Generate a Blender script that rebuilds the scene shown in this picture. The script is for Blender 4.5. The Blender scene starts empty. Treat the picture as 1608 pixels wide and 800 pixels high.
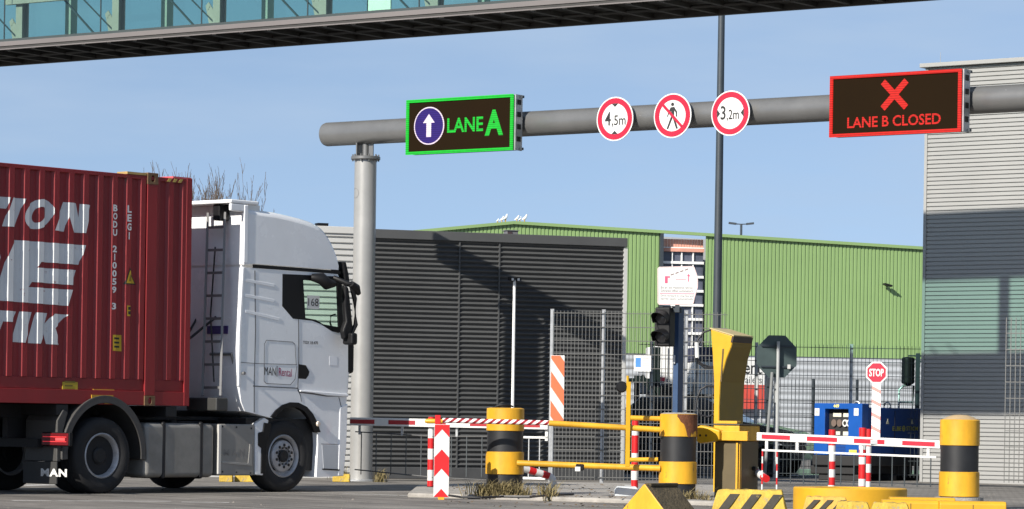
import bpy, bmesh, math, random
from mathutils import Vector, Matrix
from mathutils.geometry import tessellate_polygon
random.seed(7)
R = math.radians
scene = bpy.context.scene

# ------------------------------------------------------------------ camera
EYE, FOC, CX, HY, ROLL = 1.03, 5000.0, 804.0, 662.0, 0.015
cam_d = bpy.data.cameras.new('camera')
cam = bpy.data.objects.new('camera', cam_d)
scene.collection.objects.link(cam)
cam_d.sensor_width = 36
cam_d.lens = 36 * FOC / 1608
cam_d.shift_y = (HY - 400) / 1608
cam_d.clip_end = 5000
cam.matrix_world = Matrix.Translation((0, 0, EYE)) @ Matrix.Rotation(R(90), 4, 'X') @ Matrix.Rotation(ROLL, 4, 'Z')
scene.camera = cam

# ------------------------------------------------------------------ sky and sun
SUN_EL, SUN_AZ = R(30), R(37.5)        # azimuth: left of straight behind the camera
to_sun = Vector((-math.sin(SUN_AZ) * math.cos(SUN_EL), -math.cos(SUN_AZ) * math.cos(SUN_EL), math.sin(SUN_EL)))
world = bpy.data.worlds.new('World')
scene.world = world
world.use_nodes = True
wn = world.node_tree
wn.nodes.clear()
sky = wn.nodes.new('ShaderNodeTexSky')
sky.sky_type = 'NISHITA'
sky.sun_disc = False
sky.sun_elevation = SUN_EL
sky.sun_rotation = math.atan2(to_sun.x, to_sun.y)
sky.air_density = 1.0
sky.dust_density = 0.3
sky.ozone_density = 2.5
bg = wn.nodes.new('ShaderNodeBackground')
bg.inputs['Strength'].default_value = 0.096
wo = wn.nodes.new('ShaderNodeOutputWorld')
stc = wn.nodes.new('ShaderNodeTexCoord')
sup = wn.nodes.new('ShaderNodeVectorMath'); sup.operation = 'ADD'; sup.inputs[1].default_value = (0, 0, 0.17)
snm = wn.nodes.new('ShaderNodeVectorMath'); snm.operation = 'NORMALIZE'
wn.links.new(stc.outputs['Generated'], sup.inputs[0]); wn.links.new(sup.outputs[0], snm.inputs[0]); wn.links.new(snm.outputs[0], sky.inputs[0])
shs = wn.nodes.new('ShaderNodeHueSaturation'); shs.inputs['Saturation'].default_value = 0.86
wn.links.new(sky.outputs[0], shs.inputs['Color'])
# thin, wide veils of high cloud
smp = wn.nodes.new('ShaderNodeMapping'); smp.inputs['Scale'].default_value = (5, 5, 26); smp.inputs['Rotation'].default_value = (0.1, 0.12, 0)
sno = wn.nodes.new('ShaderNodeTexNoise'); sno.inputs['Scale'].default_value = 1.6; sno.inputs['Detail'].default_value = 5
srg = wn.nodes.new('ShaderNodeMapRange'); srg.inputs[1].default_value = 0.40; srg.inputs[2].default_value = 0.66; srg.inputs[3].default_value = 0.0; srg.inputs[4].default_value = 0.6
smx = wn.nodes.new('ShaderNodeMix'); smx.data_type = 'RGBA'; smx.inputs[7].default_value = (3.2, 4.15, 5.5, 1)
wn.links.new(stc.outputs['Generated'], smp.inputs[0]); wn.links.new(smp.outputs[0], sno.inputs[0]); wn.links.new(sno.outputs[0], srg.inputs[0]); wn.links.new(srg.outputs[0], smx.inputs[0])
wn.links.new(shs.outputs[0], smx.inputs[6]); wn.links.new(smx.outputs[2], bg.inputs[0])
wn.links.new(bg.outputs[0], wo.inputs[0])
sun_d = bpy.data.lights.new('sun', 'SUN')
sun_d.energy = 5.0
sun_d.angle = R(0.53)
sun_d.color = (1, 0.94, 0.85)
sun = bpy.data.objects.new('sun', sun_d)
scene.collection.objects.link(sun)
sun.rotation_euler = (-to_sun).to_track_quat('-Z', 'Y').to_euler()
scene.view_settings.view_transform = 'Standard'
scene.view_settings.look = 'None'
scene.view_settings.exposure = 0.58
scene.view_settings.gamma = 1
scene.view_settings.use_curve_mapping = False

# ------------------------------------------------------------------ helpers
def unroll(px, py):
    u, v = px - CX, py - HY
    c, s = math.cos(ROLL), math.sin(ROLL)
    return (u * c + v * s) / FOC, (-u * s + v * c) / FOC

def at(px, py, d):
    a, b = unroll(px, py)
    return Vector((a * d, d, EYE - b * d))

def ground(px, py, z=0.0):
    a, b = unroll(px, py)
    d = (EYE - z) / b
    return Vector((a * d, d, z))

class Frame:
    """A standing place: local x runs along the ground at the given angle, local y points away behind it."""
    def __init__(s, x, y, ang):
        s.A = Vector((x, y)); s.ang = R(ang)
        s.T = Vector((math.cos(s.ang), math.sin(s.ang))); s.N = Vector((-s.T.y, s.T.x))
    def px(s, px, py, off=0.0):
        a, b = unroll(px, py)
        A = s.A + s.N * off
        k = (a * A.y - A.x) / (s.T.x - a * s.T.y)
        return k, EYE - b * (A.y + k * s.T.y)
    def rx(s, px, py, x):
        a, b = unroll(px, py)
        A = s.A + s.T * x
        k = (a * A.y - A.x) / (s.N.x - a * s.N.y)
        return k, EYE - b * (A.y + k * s.N.y)
    def w(s, x, y, z=0.0):
        p = s.A + s.T * x + s.N * y
        return Vector((p.x, p.y, z))

def link(o, parent=None):
    scene.collection.objects.link(o)
    if parent is not None:
        o.parent = parent
    return o

def tag(o, label=None, cat=None, group=None, kind=None):
    if label: o['label'] = label
    if cat: o['category'] = cat
    if group: o['group'] = group
    if kind: o['kind'] = kind
    return o

def thing(name, frame_or_loc, label, cat, group=None, ang=0.0):
    o = link(bpy.data.objects.new(name, None))
    if isinstance(frame_or_loc, Frame):
        o.location = (frame_or_loc.A.x, frame_or_loc.A.y, 0); o.rotation_euler.z = frame_or_loc.ang
    else:
        o.location = frame_or_loc; o.rotation_euler.z = R(ang)
    o.empty_display_size = 0.2
    return tag(o, label, cat, group)

def sub(name, parent, loc=(0, 0, 0)):
    o = link(bpy.data.objects.new(name, None), parent)
    o.location = loc
    return o

class MB:
    def __init__(s):
        s.v, s.f, s.m, s.mi = [], [], [], 0
    def add(s, vs, fs):
        n = len(s.v)
        s.v += [tuple(p) for p in vs]
        s.f += [tuple(i + n for i in f) for f in fs]
        s.m += [s.mi] * len(fs)
        return s
    def box(s, x0, x1, y0, y1, z0, z1):
        return s.add([(x0, y0, z0), (x1, y0, z0), (x1, y1, z0), (x0, y1, z0), (x0, y0, z1), (x1, y0, z1), (x1, y1, z1), (x0, y1, z1)],
                     [(0, 3, 2, 1), (4, 5, 6, 7), (0, 1, 5, 4), (1, 2, 6, 5), (2, 3, 7, 6), (3, 0, 4, 7)])
    def _ext(s, poly, holes, fn, a, b):
        loops = [list(poly)] + [list(h) for h in holes]
        flat = [p for l in loops for p in l]
        n = len(flat)
        tris = tessellate_polygon([[Vector((p[0], p[1], 0)) for p in l] for l in loops])
        vs = [fn(p, a) for p in flat] + [fn(p, b) for p in flat]
        fs = []
        if not holes:
            fs += [tuple(range(n)), tuple(range(2 * n - 1, n - 1, -1))]
        else:
            for t in tris:
                fs += [tuple(t), tuple(i + n for i in reversed(t))]
        o = 0
        for l in loops:
            m = len(l)
            for i in range(m):
                j = (i + 1) % m
                fs.append((o + i, o + j, o + j + n, o + i + n))
            o += m
        return s.add(vs, fs)
    def prism(s, poly, y0, y1, holes=()):
        return s._ext(poly, holes, lambda p, a: (p[0], a, p[1]), y0, y1)
    def prismz(s, poly, z0, z1, holes=()):
        return s._ext(poly, holes, lambda p, a: (p[0], p[1], a), z0, z1)
    def prismx(s, poly, x0, x1, holes=()):
        return s._ext(poly, holes, lambda p, a: (a, p[0], p[1]), x0, x1)
    def cyl(s, p0, p1, r0, r1=None, n=16, caps=True):
        r1 = r0 if r1 is None else r1
        p0, p1 = Vector(p0), Vector(p1)
        q = (p1 - p0).to_track_quat('Z', 'Y')
        vs = []
        for p, r in ((p0, r0), (p1, r1)):
            for i in range(n):
                a = 2 * math.pi * i / n
                vs.append(p + q @ Vector((r * math.cos(a), r * math.sin(a), 0)))
        fs = [(i, (i + 1) % n, (i + 1) % n + n, i + n) for i in range(n)]
        if caps:
            fs += [tuple(range(n - 1, -1, -1)), tuple(range(n, 2 * n))]
        return s.add(vs, fs)
    def tube(s, pts, r, n=8):
        pts = [Vector(p) for p in pts]
        rs = r if isinstance(r, (list, tuple)) else [r] * len(pts)
        vs = []
        for i, p in enumerate(pts):
            d = (pts[min(i + 1, len(pts) - 1)] - pts[max(i - 1, 0)]).normalized()
            q = d.to_track_quat('Z', 'Y')
            for k in range(n):
                a = 2 * math.pi * k / n
                vs.append(p + q @ Vector((rs[i] * math.cos(a), rs[i] * math.sin(a), 0)))
        fs = []
        for i in range(len(pts) - 1):
            for k in range(n):
                fs.append((i * n + k, i * n + (k + 1) % n, (i + 1) * n + (k + 1) % n, (i + 1) * n + k))
        fs += [tuple(range(n - 1, -1, -1)), tuple(range((len(pts) - 1) * n, len(pts) * n))]
        return s.add(vs, fs)
    def bar(s, p0, p1, w, h, up=(0, 0, 1)):
        p0, p1 = Vector(p0), Vector(p1)
        d = (p1 - p0).normalized()
        x = d.cross(Vector(up)).normalized(); z = x.cross(d).normalized()
        vs = []
        for p in (p0, p1):
            for a, b in ((-1, -1), (1, -1), (1, 1), (-1, 1)):
                vs.append(p + x * (a * w / 2) + z * (b * h / 2))
        return s.add(vs, [(3, 2, 1, 0), (4, 5, 6, 7), (0, 1, 5, 4), (1, 2, 6, 5), (2, 3, 7, 6), (3, 0, 4, 7)])
    def lathe(s, prof, c=(0, 0, 0), axis='z', n=32, caps=True):
        vs = []
        for r, h in prof:
            for i in range(n):
                a = 2 * math.pi * i / n
                x, y = r * math.cos(a), r * math.sin(a)
                p = {'z': (x, y, h), 'y': (x, h, y), 'x': (h, x, y)}[axis]
                vs.append((p[0] + c[0], p[1] + c[1], p[2] + c[2]))
        fs = []
        for j in range(len(prof) - 1):
            for i in range(n):
                fs.append((j * n + i, j * n + (i + 1) % n, (j + 1) * n + (i + 1) % n, (j + 1) * n + i))
        if caps and prof[0][0] > 1e-4: fs.append(tuple(range(n)))
        if caps and prof[-1][0] > 1e-4: fs.append(tuple(range((len(prof) - 1) * n, len(prof) * n)))
        return s.add(vs, fs)
    def build(s, name, mats, parent=None, bevel=0, smooth=30, loc=None, recalc=True, seg=2):
        me = bpy.data.meshes.new(name)
        me.from_pydata(s.v, [], s.f)
        if not isinstance(mats, (list, tuple)): mats = [mats]
        for m in mats: me.materials.append(m)
        me.polygons.foreach_set('material_index', s.m)
        bm = bmesh.new(); bm.from_mesh(me)
        bmesh.ops.remove_doubles(bm, verts=bm.verts, dist=1e-5)
        if recalc: bmesh.ops.recalc_face_normals(bm, faces=bm.faces)
        bm.to_mesh(me); bm.free()
        if smooth:
            me.polygons.foreach_set('use_smooth', [True] * len(me.polygons))
            me.set_sharp_from_angle(angle=R(smooth))
        o = link(bpy.data.objects.new(name, me), parent)
        if loc is not None: o.location = loc
        if bevel:
            b = o.modifiers.new('bevel', 'BEVEL'); b.width = bevel; b.segments = seg; b.limit_method = 'ANGLE'; b.angle_limit = R(35)
            b.harden_normals = True
        return o

# ------------------------------------------------------------------ materials
def mat(name, col, rough=0.6, metal=0.0, var=0.12, scale=1.5, stretch=(1, 1, 1), bump=0.0, bscale=60, wear=None, wearcol=None, wscale=8, emit=None, estr=1.0, spec=0.5, coat=0.0):
    m = bpy.data.materials.new(name); m.use_nodes = True
    nt = m.node_tree; N = nt.nodes; L = nt.links
    b = N['Principled BSDF']
    b.inputs['Roughness'].default_value = rough
    b.inputs['Metallic'].default_value = metal
    b.inputs['Specular IOR Level'].default_value = spec
    b.inputs['Coat Weight'].default_value = coat
    tc = N.new('ShaderNodeTexCoord')
    mp = N.new('ShaderNodeMapping'); mp.inputs['Scale'].default_value = stretch
    L.new(tc.outputs['Object'], mp.inputs[0])
    no = N.new('ShaderNodeTexNoise'); no.inputs['Scale'].default_value = scale; no.inputs['Detail'].default_value = 6; no.inputs['Roughness'].default_value = 0.65
    L.new(mp.outputs[0], no.inputs[0])
    mr = N.new('ShaderNodeMapRange'); mr.inputs[1].default_value = 0.3; mr.inputs[2].default_value = 0.7
    mr.inputs[3].default_value = 1 - var; mr.inputs[4].default_value = 1 + var * 0.5
    L.new(no.outputs[0], mr.inputs[0])
    mx = N.new('ShaderNodeMix'); mx.data_type = 'RGBA'; mx.blend_type = 'MULTIPLY'; mx.inputs[0].default_value = 1
    mx.inputs[6].default_value = (*col, 1)
    L.new(mr.outputs[0], mx.inputs[7])
    out = mx.outputs[2]
    if wear is not None:
        n2 = N.new('ShaderNodeTexNoise'); n2.inputs['Scale'].default_value = wscale; n2.inputs['Detail'].default_value = 8; n2.inputs['Roughness'].default_value = 0.7
        L.new(mp.outputs[0], n2.inputs[0])
        r2 = N.new('ShaderNodeMapRange'); r2.inputs[1].default_value = wear; r2.inputs[2].default_value = wear + 0.06
        L.new(n2.outputs[0], r2.inputs[0])
        m2 = N.new('ShaderNodeMix'); m2.data_type = 'RGBA'
        L.new(r2.outputs[0], m2.inputs[0]); L.new(out, m2.inputs[6]); m2.inputs[7].default_value = (*wearcol, 1)
        out = m2.outputs[2]
    L.new(out, b.inputs['Base Color'])
    rr = N.new('ShaderNodeMapRange'); rr.inputs[3].default_value = max(0, rough - 0.08); rr.inputs[4].default_value = min(1, rough + 0.08)
    L.new(no.outputs[0], rr.inputs[0]); L.new(rr.outputs[0], b.inputs['Roughness'])
    if bump:
        n3 = N.new('ShaderNodeTexNoise'); n3.inputs['Scale'].default_value = bscale; n3.inputs['Detail'].default_value = 5
        L.new(tc.outputs['Object'], n3.inputs[0])
        bp = N.new('ShaderNodeBump'); bp.inputs['Strength'].default_value = bump; bp.inputs['Distance'].default_value = 0.02
        L.new(n3.outputs[0], bp.inputs['Height']); L.new(bp.outputs[0], b.inputs['Normal'])
    if emit:
        b.inputs['Emission Color'].default_value = (*emit, 1); b.inputs['Emission Strength'].default_value = estr
    return m

def glass(name, tint, gloss=0.12, rough=0.02):
    m = bpy.data.materials.new(name); m.use_nodes = True
    nt = m.node_tree; N = nt.nodes; L = nt.links
    N.clear()
    o = N.new('ShaderNodeOutputMaterial'); t = N.new('ShaderNodeBsdfTransparent'); g = N.new('ShaderNodeBsdfGlossy')
    t.inputs[0].default_value = (*tint, 1); g.inputs['Roughness'].default_value = rough
    lw = N.new('ShaderNodeLayerWeight'); lw.inputs[0].default_value = 0.5
    f = N.new('ShaderNodeMath'); f.operation = 'POWER'; f.inputs[1].default_value = 5.0
    L.new(lw.outputs['Facing'], f.inputs[0])
    a = N.new('ShaderNodeMath'); a.operation = 'ADD'; a.inputs[1].default_value = gloss
    mx = N.new('ShaderNodeMixShader')
    L.new(f.outputs[0], a.inputs[0]); L.new(a.outputs[0], mx.inputs[0]); L.new(t.outputs[0], mx.inputs[1]); L.new(g.outputs[0], mx.inputs[2]); L.new(mx.outputs[0], o.inputs[0])
    return m

WHITE = mat('white_paint', (0.80, 0.81, 0.82), 0.26, var=0.07, coat=0.5, wear=0.66, wearcol=(0.62, 0.61, 0.59), wscale=2.5)
WHITE_M = mat('white_matt', (0.75, 0.75, 0.73), 0.6, var=0.08)
BLACKP = mat('black_plastic', (0.008, 0.008, 0.009), 0.5, spec=.25)
BLACK = mat('black_paint', (0.013, 0.0135, 0.015), 0.5, var=0.3, scale=5)
RUBBER = mat('tyre_rubber', (0.016, 0.016, 0.017), 0.85, var=0.35, scale=8, bump=0.2)
UNDER = mat('chassis_steel', (0.012, 0.012, 0.013), 0.7, var=0.3)
GREYP = mat('grey_plastic', (0.050, 0.048, 0.046), 0.6, var=0.2, scale=4)
TANK = mat('dusty_aluminium', (0.25, 0.24, 0.22), 0.55, metal=0.3, var=0.25, scale=3)
RIMM = mat('steel_rim', (0.42, 0.42, 0.43), 0.45, metal=0.3, var=0.3, scale=9)
STEEL = mat('galvanised_steel', (0.42, 0.43, 0.44), 0.42, metal=0.6, var=0.2, scale=7)
TUBE = mat('silver_grey_paint', (0.175, 0.175, 0.172), 0.36, metal=0.4, var=0.12, scale=2, wear=0.67, wearcol=(0.55, 0.55, 0.55), wscale=9)
POST_LIT = mat('silver_post_lit', (0.34, 0.335, 0.32), 0.36, metal=0.3, var=0.12, scale=2)  # gantry silver lightened: sun on the upright post put into the colour
RED_C = mat('container_red', (0.235, 0.010, 0.013), 0.5, var=0.25, scale=1.2, stretch=(1, 1, 0.3), wear=0.66, wearcol=(0.10, 0.03, 0.018), wscale=7)
LETTER = mat('container_lettering', (0.62, 0.63, 0.63), 0.6, var=0.12, wear=0.64, wearcol=(0.25, 0.06, 0.05), wscale=9)
YEL = mat('yellow_paint', (0.66, 0.345, 0.018), 0.45, var=0.32, scale=3, stretch=(1, 1, .35), wear=0.635, wearcol=(0.20, 0.115, 0.035), wscale=9, bump=0.05)
YEL_D = mat('yellow_kiosk_paint', (0.54, 0.305, 0.006), 0.4, var=0.12, scale=3)
BRASSY = mat('rusty_casting', (0.16, 0.09, 0.04), 0.7, var=0.4, scale=9)
RUST = mat('rust', (0.15, 0.05, 0.018), 0.85, var=0.5, scale=14, bump=0.5)
REDP = mat('red_reflective', (0.55, 0.012, 0.014), 0.4, var=0.12, scale=6)
REDD = mat('dark_red_reflector', (0.33, 0.012, 0.02), 0.4, var=0.15)
REDSIGN = mat('sign_red', (0.40, 0.005, 0.030), 0.4, var=0.05)
ORANGE = mat('orange_reflective', (0.66, 0.15, 0.06), 0.5, var=0.08)
SIGNW = mat('sign_white', (0.62, 0.62, 0.60), 0.45, var=0.04)
INK = mat('black_ink', (0.012, 0.012, 0.012), 0.6)
LEDFACE = mat('led_panel', (0.013, 0.0075, 0.0032), 0.8, spec=.04, var=0.1, scale=1)
GLED = mat('green_led', (0.004, 0.03, 0.006), 0.6, spec=.1, emit=(0.012, 0.50, 0.035), estr=1.0)
RLED = mat('red_led', (0.04, 0.004, 0.004), 0.6, spec=.1, emit=(0.62, 0.02, 0.014), estr=1.0)
BLED = mat('violet_led', (0.01, 0.006, 0.03), 0.6, spec=.1, emit=(0.022, 0.010, 0.13), estr=1.0)
PLED = mat('pink_white_led', (0.2, 0.2, 0.2), 0.5, emit=(0.55, 0.40, 0.50), estr=1.0)
ANTH = mat('anthracite_sheet', (0.078, 0.080, 0.081), 0.5, var=0.18, scale=0.5, metal=0.1)
WSHEET = mat('white_sheet', (0.50, 0.50, 0.485), 0.45, var=0.06, scale=0.4)
SSHEET = mat('silver_sheet', (0.32, 0.32, 0.31), 0.42, var=0.06, scale=0.4, metal=0.15)
GREEN = mat('green_sheet', (0.205, 0.315, 0.125), 0.5, var=0.1, scale=0.15)
PLINTH = mat('pale_grey_sheet', (0.36, 0.38, 0.40), 0.5, var=0.1, scale=0.4)
BLUEP = mat('blue_pole_paint', (0.02, 0.055, 0.13), 0.45, var=0.2, scale=4)
BLUE_G = mat('generator_blue', (0.006, 0.075, 0.33), 0.35, var=0.15, scale=2)
BLUE_G_SHADED = mat('generator_blue_shaded', (0.006, 0.05, 0.22), 0.4, var=0.15, scale=2)  # generator blue darkened: shade of the side painted into the colour
DKPOLE = mat('dark_grey_pole', (0.035, 0.045, 0.055), 0.5, var=0.2)
CONC = mat('concrete', (0.32, 0.30, 0.27), 0.9, var=0.35, scale=4, bump=0.5, bscale=30)
WIRE = mat('fence_wire_zinc', (0.13, 0.13, 0.125), 0.5, metal=0.4)
WIREB = mat('fence_wire_dark', (0.045, 0.055, 0.06), 0.5)
CABLE = mat('cable', (0.015, 0.015, 0.017), 0.5)
GLASSC = glass('cab_glass', (0.86, 0.95, 0.90), 0.02)
GLASSB = glass('bridge_glass', (0.79, 0.905, 0.87), 0.03)
CREAM = mat('bridge_steel_cream', (0.36, 0.30, 0.27), 0.5, var=0.12)
FASC = mat('bridge_fascia', (0.15, 0.135, 0.13), 0.45, var=0.1, scale=0.6)
BARK = mat('twig_bark', (0.10, 0.075, 0.055), 0.9, var=0.3, scale=3)
GRASSM = mat('dry_grass', (0.20, 0.16, 0.07), 0.8, var=0.5, scale=6)

def led_rows(m, pitch=0.034, low=0.55):
    nt = m.node_tree; N = nt.nodes; L = nt.links; b = N['Principled BSDF']; e = b.inputs['Emission Strength'].default_value
    tc = N.new('ShaderNodeTexCoord'); sp = N.new('ShaderNodeSeparateXYZ'); L.new(tc.outputs['Object'], sp.inputs[0])
    mu = N.new('ShaderNodeMath'); mu.operation = 'MULTIPLY'; mu.inputs[1].default_value = 6.2832 / pitch; L.new(sp.outputs[2], mu.inputs[0])
    si = N.new('ShaderNodeMath'); si.operation = 'SINE'; L.new(mu.outputs[0], si.inputs[0])
    no = N.new('ShaderNodeTexNoise'); no.inputs['Scale'].default_value = 22; L.new(tc.outputs['Object'], no.inputs[0])
    ad = N.new('ShaderNodeMath'); ad.operation = 'MULTIPLY_ADD'; ad.inputs[1].default_value = 1.6; L.new(no.outputs[0], ad.inputs[0]); L.new(si.outputs[0], ad.inputs[2])
    mr = N.new('ShaderNodeMapRange'); mr.inputs[1].default_value = -0.4; mr.inputs[2].default_value = 2.0; mr.inputs[3].default_value = e * low; mr.inputs[4].default_value = e * 1.15
    L.new(ad.outputs[0], mr.inputs[0]); L.new(mr.outputs[0], b.inputs['Emission Strength'])
for m_ in (GLED, RLED, BLED, PLED): led_rows(m_)

# ------------------------------------------------------------------ lettering
def text_mesh(body, bold=0.0, space=1.0):
    cu = bpy.data.curves.new('lettering', 'FONT')
    cu.body = body; cu.size = 1.0; cu.offset = bold; cu.space_character = space; cu.resolution_u = 3
    o = bpy.data.objects.new('lettering', cu); scene.collection.objects.link(o)
    bpy.context.view_layer.update()
    me = bpy.data.meshes.new_from_object(o.evaluated_get(bpy.context.evaluated_depsgraph_get()))
    bpy.data.objects.remove(o); bpy.data.curves.remove(cu)
    vs = [v.co.copy() for v in me.vertices]; fs = [tuple(p.vertices) for p in me.polygons]
    bpy.data.meshes.remove(me)
    x0 = min(v.x for v in vs); x1 = max(v.x for v in vs); y0 = min(v.y for v in vs); y1 = max(v.y for v in vs)
    return [((v.x - x0) / (x1 - x0), (v.y - y0) / (y1 - y0)) for v in vs], fs

def lettering(name, body, x0, x1, z0, z1, y, m, parent, bold=0.0, shear=0.0, space=1.0, zr=None, fn=None, thick=0.0):
    """Letters lying on the plane local y, filling the box x0..x1, z0..z1 (z may rise by zr from left to right)."""
    uv, fs = text_mesh(body, bold, space)
    mb = MB()
    vs = []
    for u, v in uv:
        x = x0 + (x1 - x0) * u + shear * (v - 0.5) * (z1 - z0); z = z0 + (z1 - z0) * v + (zr or 0) * u
        vs.append(fn(x, z) if fn else (x, y, z))
    mb.add(vs, fs)
    return mb.build(name, m, parent, smooth=0, recalc=False)

def circle(cx, cz, r, n=40, rz=None):
    rz = rz or r
    return [(cx + r * math.cos(2 * math.pi * i / n), cz + rz * math.sin(2 * math.pi * i / n)) for i in range(n)]

def sheet_z(mb, k0, k1, z0, z1, pitch, depth, y=0.0, prof=None, top=None):
    """Horizontal corrugation: profile steps in z, constant along x. Closed at the back 6 cm behind."""
    prof = prof or [(i / 8, 0.5 - 0.5 * math.cos(2 * math.pi * i / 8)) for i in range(8)]
    pts = []
    n = int((z1 - z0) / pitch) + 1
    for j in range(n):
        for t, d in prof:
            z = z0 + (j + t) * pitch
            if z <= z1: pts.append((y + d * depth, z))
    pts.append((y, z1))
    vs, fs = [], []
    for (yy, z) in pts:
        vs += [(k0, yy, z), (k1, yy, z)]
    for i in range(len(pts) - 1):
        fs.append((2 * i, 2 * i + 1, 2 * i + 3, 2 * i + 2))
    return mb.add(vs, fs)

# ================================================================== the setting
# ground: weathered asphalt with a block-paved look close to the lanes
gm = mat('asphalt', (0.215, 0.20, 0.18), 0.9, var=0.5, scale=0.6, bump=0.5, bscale=25, wear=0.62, wearcol=(0.12, 0.11, 0.10), wscale=1.3)
nt = gm.node_tree; b_ = nt.nodes['Principled BSDF']
tc_ = nt.nodes.new('ShaderNodeTexCoord'); mp_ = nt.nodes.new('ShaderNodeMapping'); mp_.inputs['Rotation'].default_value = (0, 0, R(53))
br_ = nt.nodes.new('ShaderNodeTexBrick'); br_.inputs['Scale'].default_value = 3.2; br_.inputs['Mortar Size'].default_value = 0.03
br_.inputs['Color1'].default_value = (1, 1, 1, 1); br_.inputs['Color2'].default_value = (0.82, 0.81, 0.80, 1); br_.inputs['Mortar'].default_value = (0.5, 0.48, 0.46, 1)
mm_ = nt.nodes.new('ShaderNodeMix'); mm_.data_type = 'RGBA'; mm_.blend_type = 'MULTIPLY'; mm_.inputs[0].default_value = 0.8
src = b_.inputs['Base Color'].links[0].from_socket
nt.links.new(tc_.outputs['Object'], mp_.inputs[0]); nt.links.new(mp_.outputs[0], br_.inputs[0])
nt.links.new(src, mm_.inputs[6]); nt.links.new(br_.outputs['Color'], mm_.inputs[7]); tw_ = nt.nodes.new('ShaderNodeTexNoise'); tw_.inputs['Scale'].default_value = 1.0; tw_.inputs['Detail'].default_value = 7
ts_ = nt.nodes.new('ShaderNodeMapping'); ts_.inputs['Scale'].default_value = (0.12, 2.6, 1); nt.links.new(mp_.outputs[0], ts_.inputs[0]); nt.links.new(ts_.outputs[0], tw_.inputs[0])
tr_ = nt.nodes.new('ShaderNodeMapRange'); tr_.inputs[1].default_value = .45; tr_.inputs[2].default_value = .68; tr_.inputs[3].default_value = 1.08; tr_.inputs[4].default_value = .62; nt.links.new(tw_.outputs[0], tr_.inputs[0])
m3_ = nt.nodes.new('ShaderNodeMix'); m3_.data_type = 'RGBA'; m3_.blend_type = 'MULTIPLY'; m3_.inputs[0].default_value = 1
nt.links.new(mm_.outputs[2], m3_.inputs[6]); nt.links.new(tr_.outputs[0], m3_.inputs[7]); nt.links.new(m3_.outputs[2], b_.inputs['Base Color'])
g = MB(); g.add([(-900, -300, 0), (900, -300, 0), (900, 1500, 0), (-900, 1500, 0)], [(0, 1, 2, 3)])
tag(g.build('ground', gm, smooth=0), kind='structure')

ROADW = mat('worn_road_paint', (0.60, 0.59, 0.56), 0.8, var=0.3, scale=3, wear=0.56, wearcol=(0.2, 0.19, 0.18), wscale=3)
mk = MB()
def strip(p, q, w):
    a = ground(*p); b = ground(*q); d = (b - a).normalized(); n = Vector((-d.y, d.x, 0)) * w / 2
    mk.add([(a - n)[:2] + (0.004,), (b - n)[:2] + (0.004,), (b + n)[:2] + (0.004,), (a + n)[:2] + (0.004,)], [(0, 1, 2, 3)])
strip((20, 787), (268, 788), 0.16)
strip((285, 789), (360, 790), 0.16)
strip((30, 763), (85, 762), 0.35)
strip((540, 776), (700, 781), 0.12)
tag(mk.build('road_marking', ROADW, smooth=0), kind='structure')

# raised island round the barrier: kerb, and worn earth on it
isl = MB()
ia = [ground(640, 781), ground(1130, 795), ground(1150, 768), ground(840, 762), ground(655, 768)]
isl.prismz([(p.x, p.y) for p in ia], -0.02, 0.06)
tag(isl.build('traffic_island', CONC, bevel=0.03), kind='structure')
kb = MB()
ka = ground(1000, 762); kb_ = ground(1700, 772)
kb.bar((ka.x, ka.y + 14, 0.05), (kb_.x + 6, kb_.y + 14, 0.05), 0.3, 0.14)
tag(kb.build('kerb', CONC, bevel=0.02), kind='structure')

# ------------------------------------------------------------------ green hall far behind
HF = Frame(0.0, 125.0, 12)
hall = thing('green_hall', HF, 'long green hall with ribbed cladding and shallow gable, behind the wire fences', 'hall')
apx = HF.px(806, 350); lft = HF.px(600, 369); rgt = HF.px(1448, 390)
def htop(k):
    if k < apx[0]: return apx[1] + (k - apx[0]) * (lft[1] - apx[1]) / (lft[0] - apx[0])
    return apx[1] + (k - apx[0]) * (rgt[1] - apx[1]) / (rgt[0] - apx[0])
gz = HF.px(1190, 559)[1]
o0, o1 = HF.px(1038, 460)[0], HF.px(1107, 460)[0]
def vsheet(mb, k0, k1, zb):
    pitch, dep = 0.155, 0.032
    n = int((k1 - k0) / pitch)
    cols = []
    for i in range(n + 1):
        for t, d in ((0, 0), (0.62, 0), (0.70, dep), (0.92, dep)):
            k = k0 + (i + t) * pitch
            if k <= k1: cols.append((k, d))
    cols.append((k1, 0))
    vs = []; fs = []
    for k, d in cols: vs += [(k, d, zb), (k, d, htop(k))]
    for i in range(len(cols) - 1): fs.append((2 * i, 2 * i + 2, 2 * i + 3, 2 * i + 1))
    mb.add(vs, fs)
c = MB()
vsheet(c, -22, o0, gz); vsheet(c, o1, 40, gz)
c.build('cladding', GREEN, hall, smooth=0)
tr = MB()
tr.bar((-22, -0.05, htop(-22)), (apx[0], -0.05, apx[1]), 0.16, 0.12); tr.bar((apx[0], -0.05, apx[1]), (40, -0.05, htop(40)), 0.16, 0.12)
tr.build('verge_trim', GREEN, hall)
rf = MB()
rf.prism([(-22, 0.1), (40, 0.1), (40, htop(40) - 0.1), apx, (-22, htop(-22) - 0.1)][:3] + [(apx[0], apx[1] - 0.1), (-22, htop(-22) - 0.1)], 1.2, 60)
rf.build('hall_volume', PLINTH, hall)
pl = MB(); sheet_z(pl, -22, 40, 0, gz, 0.3, 0.05, y=0.0); pl.build('plinth_wall', PLINTH, hall)
bay = MB(); SALMON = mat('salmon_shutter', (0.62, 0.30, 0.22), 0.6, var=0.2); DKGL = mat('dark_glazing', (0.10, 0.11, 0.15), 0.3, var=0.4, scale=1.2)
zs = HF.px(1070, 390)[1]; zt = htop(o0) - 0.25
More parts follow.
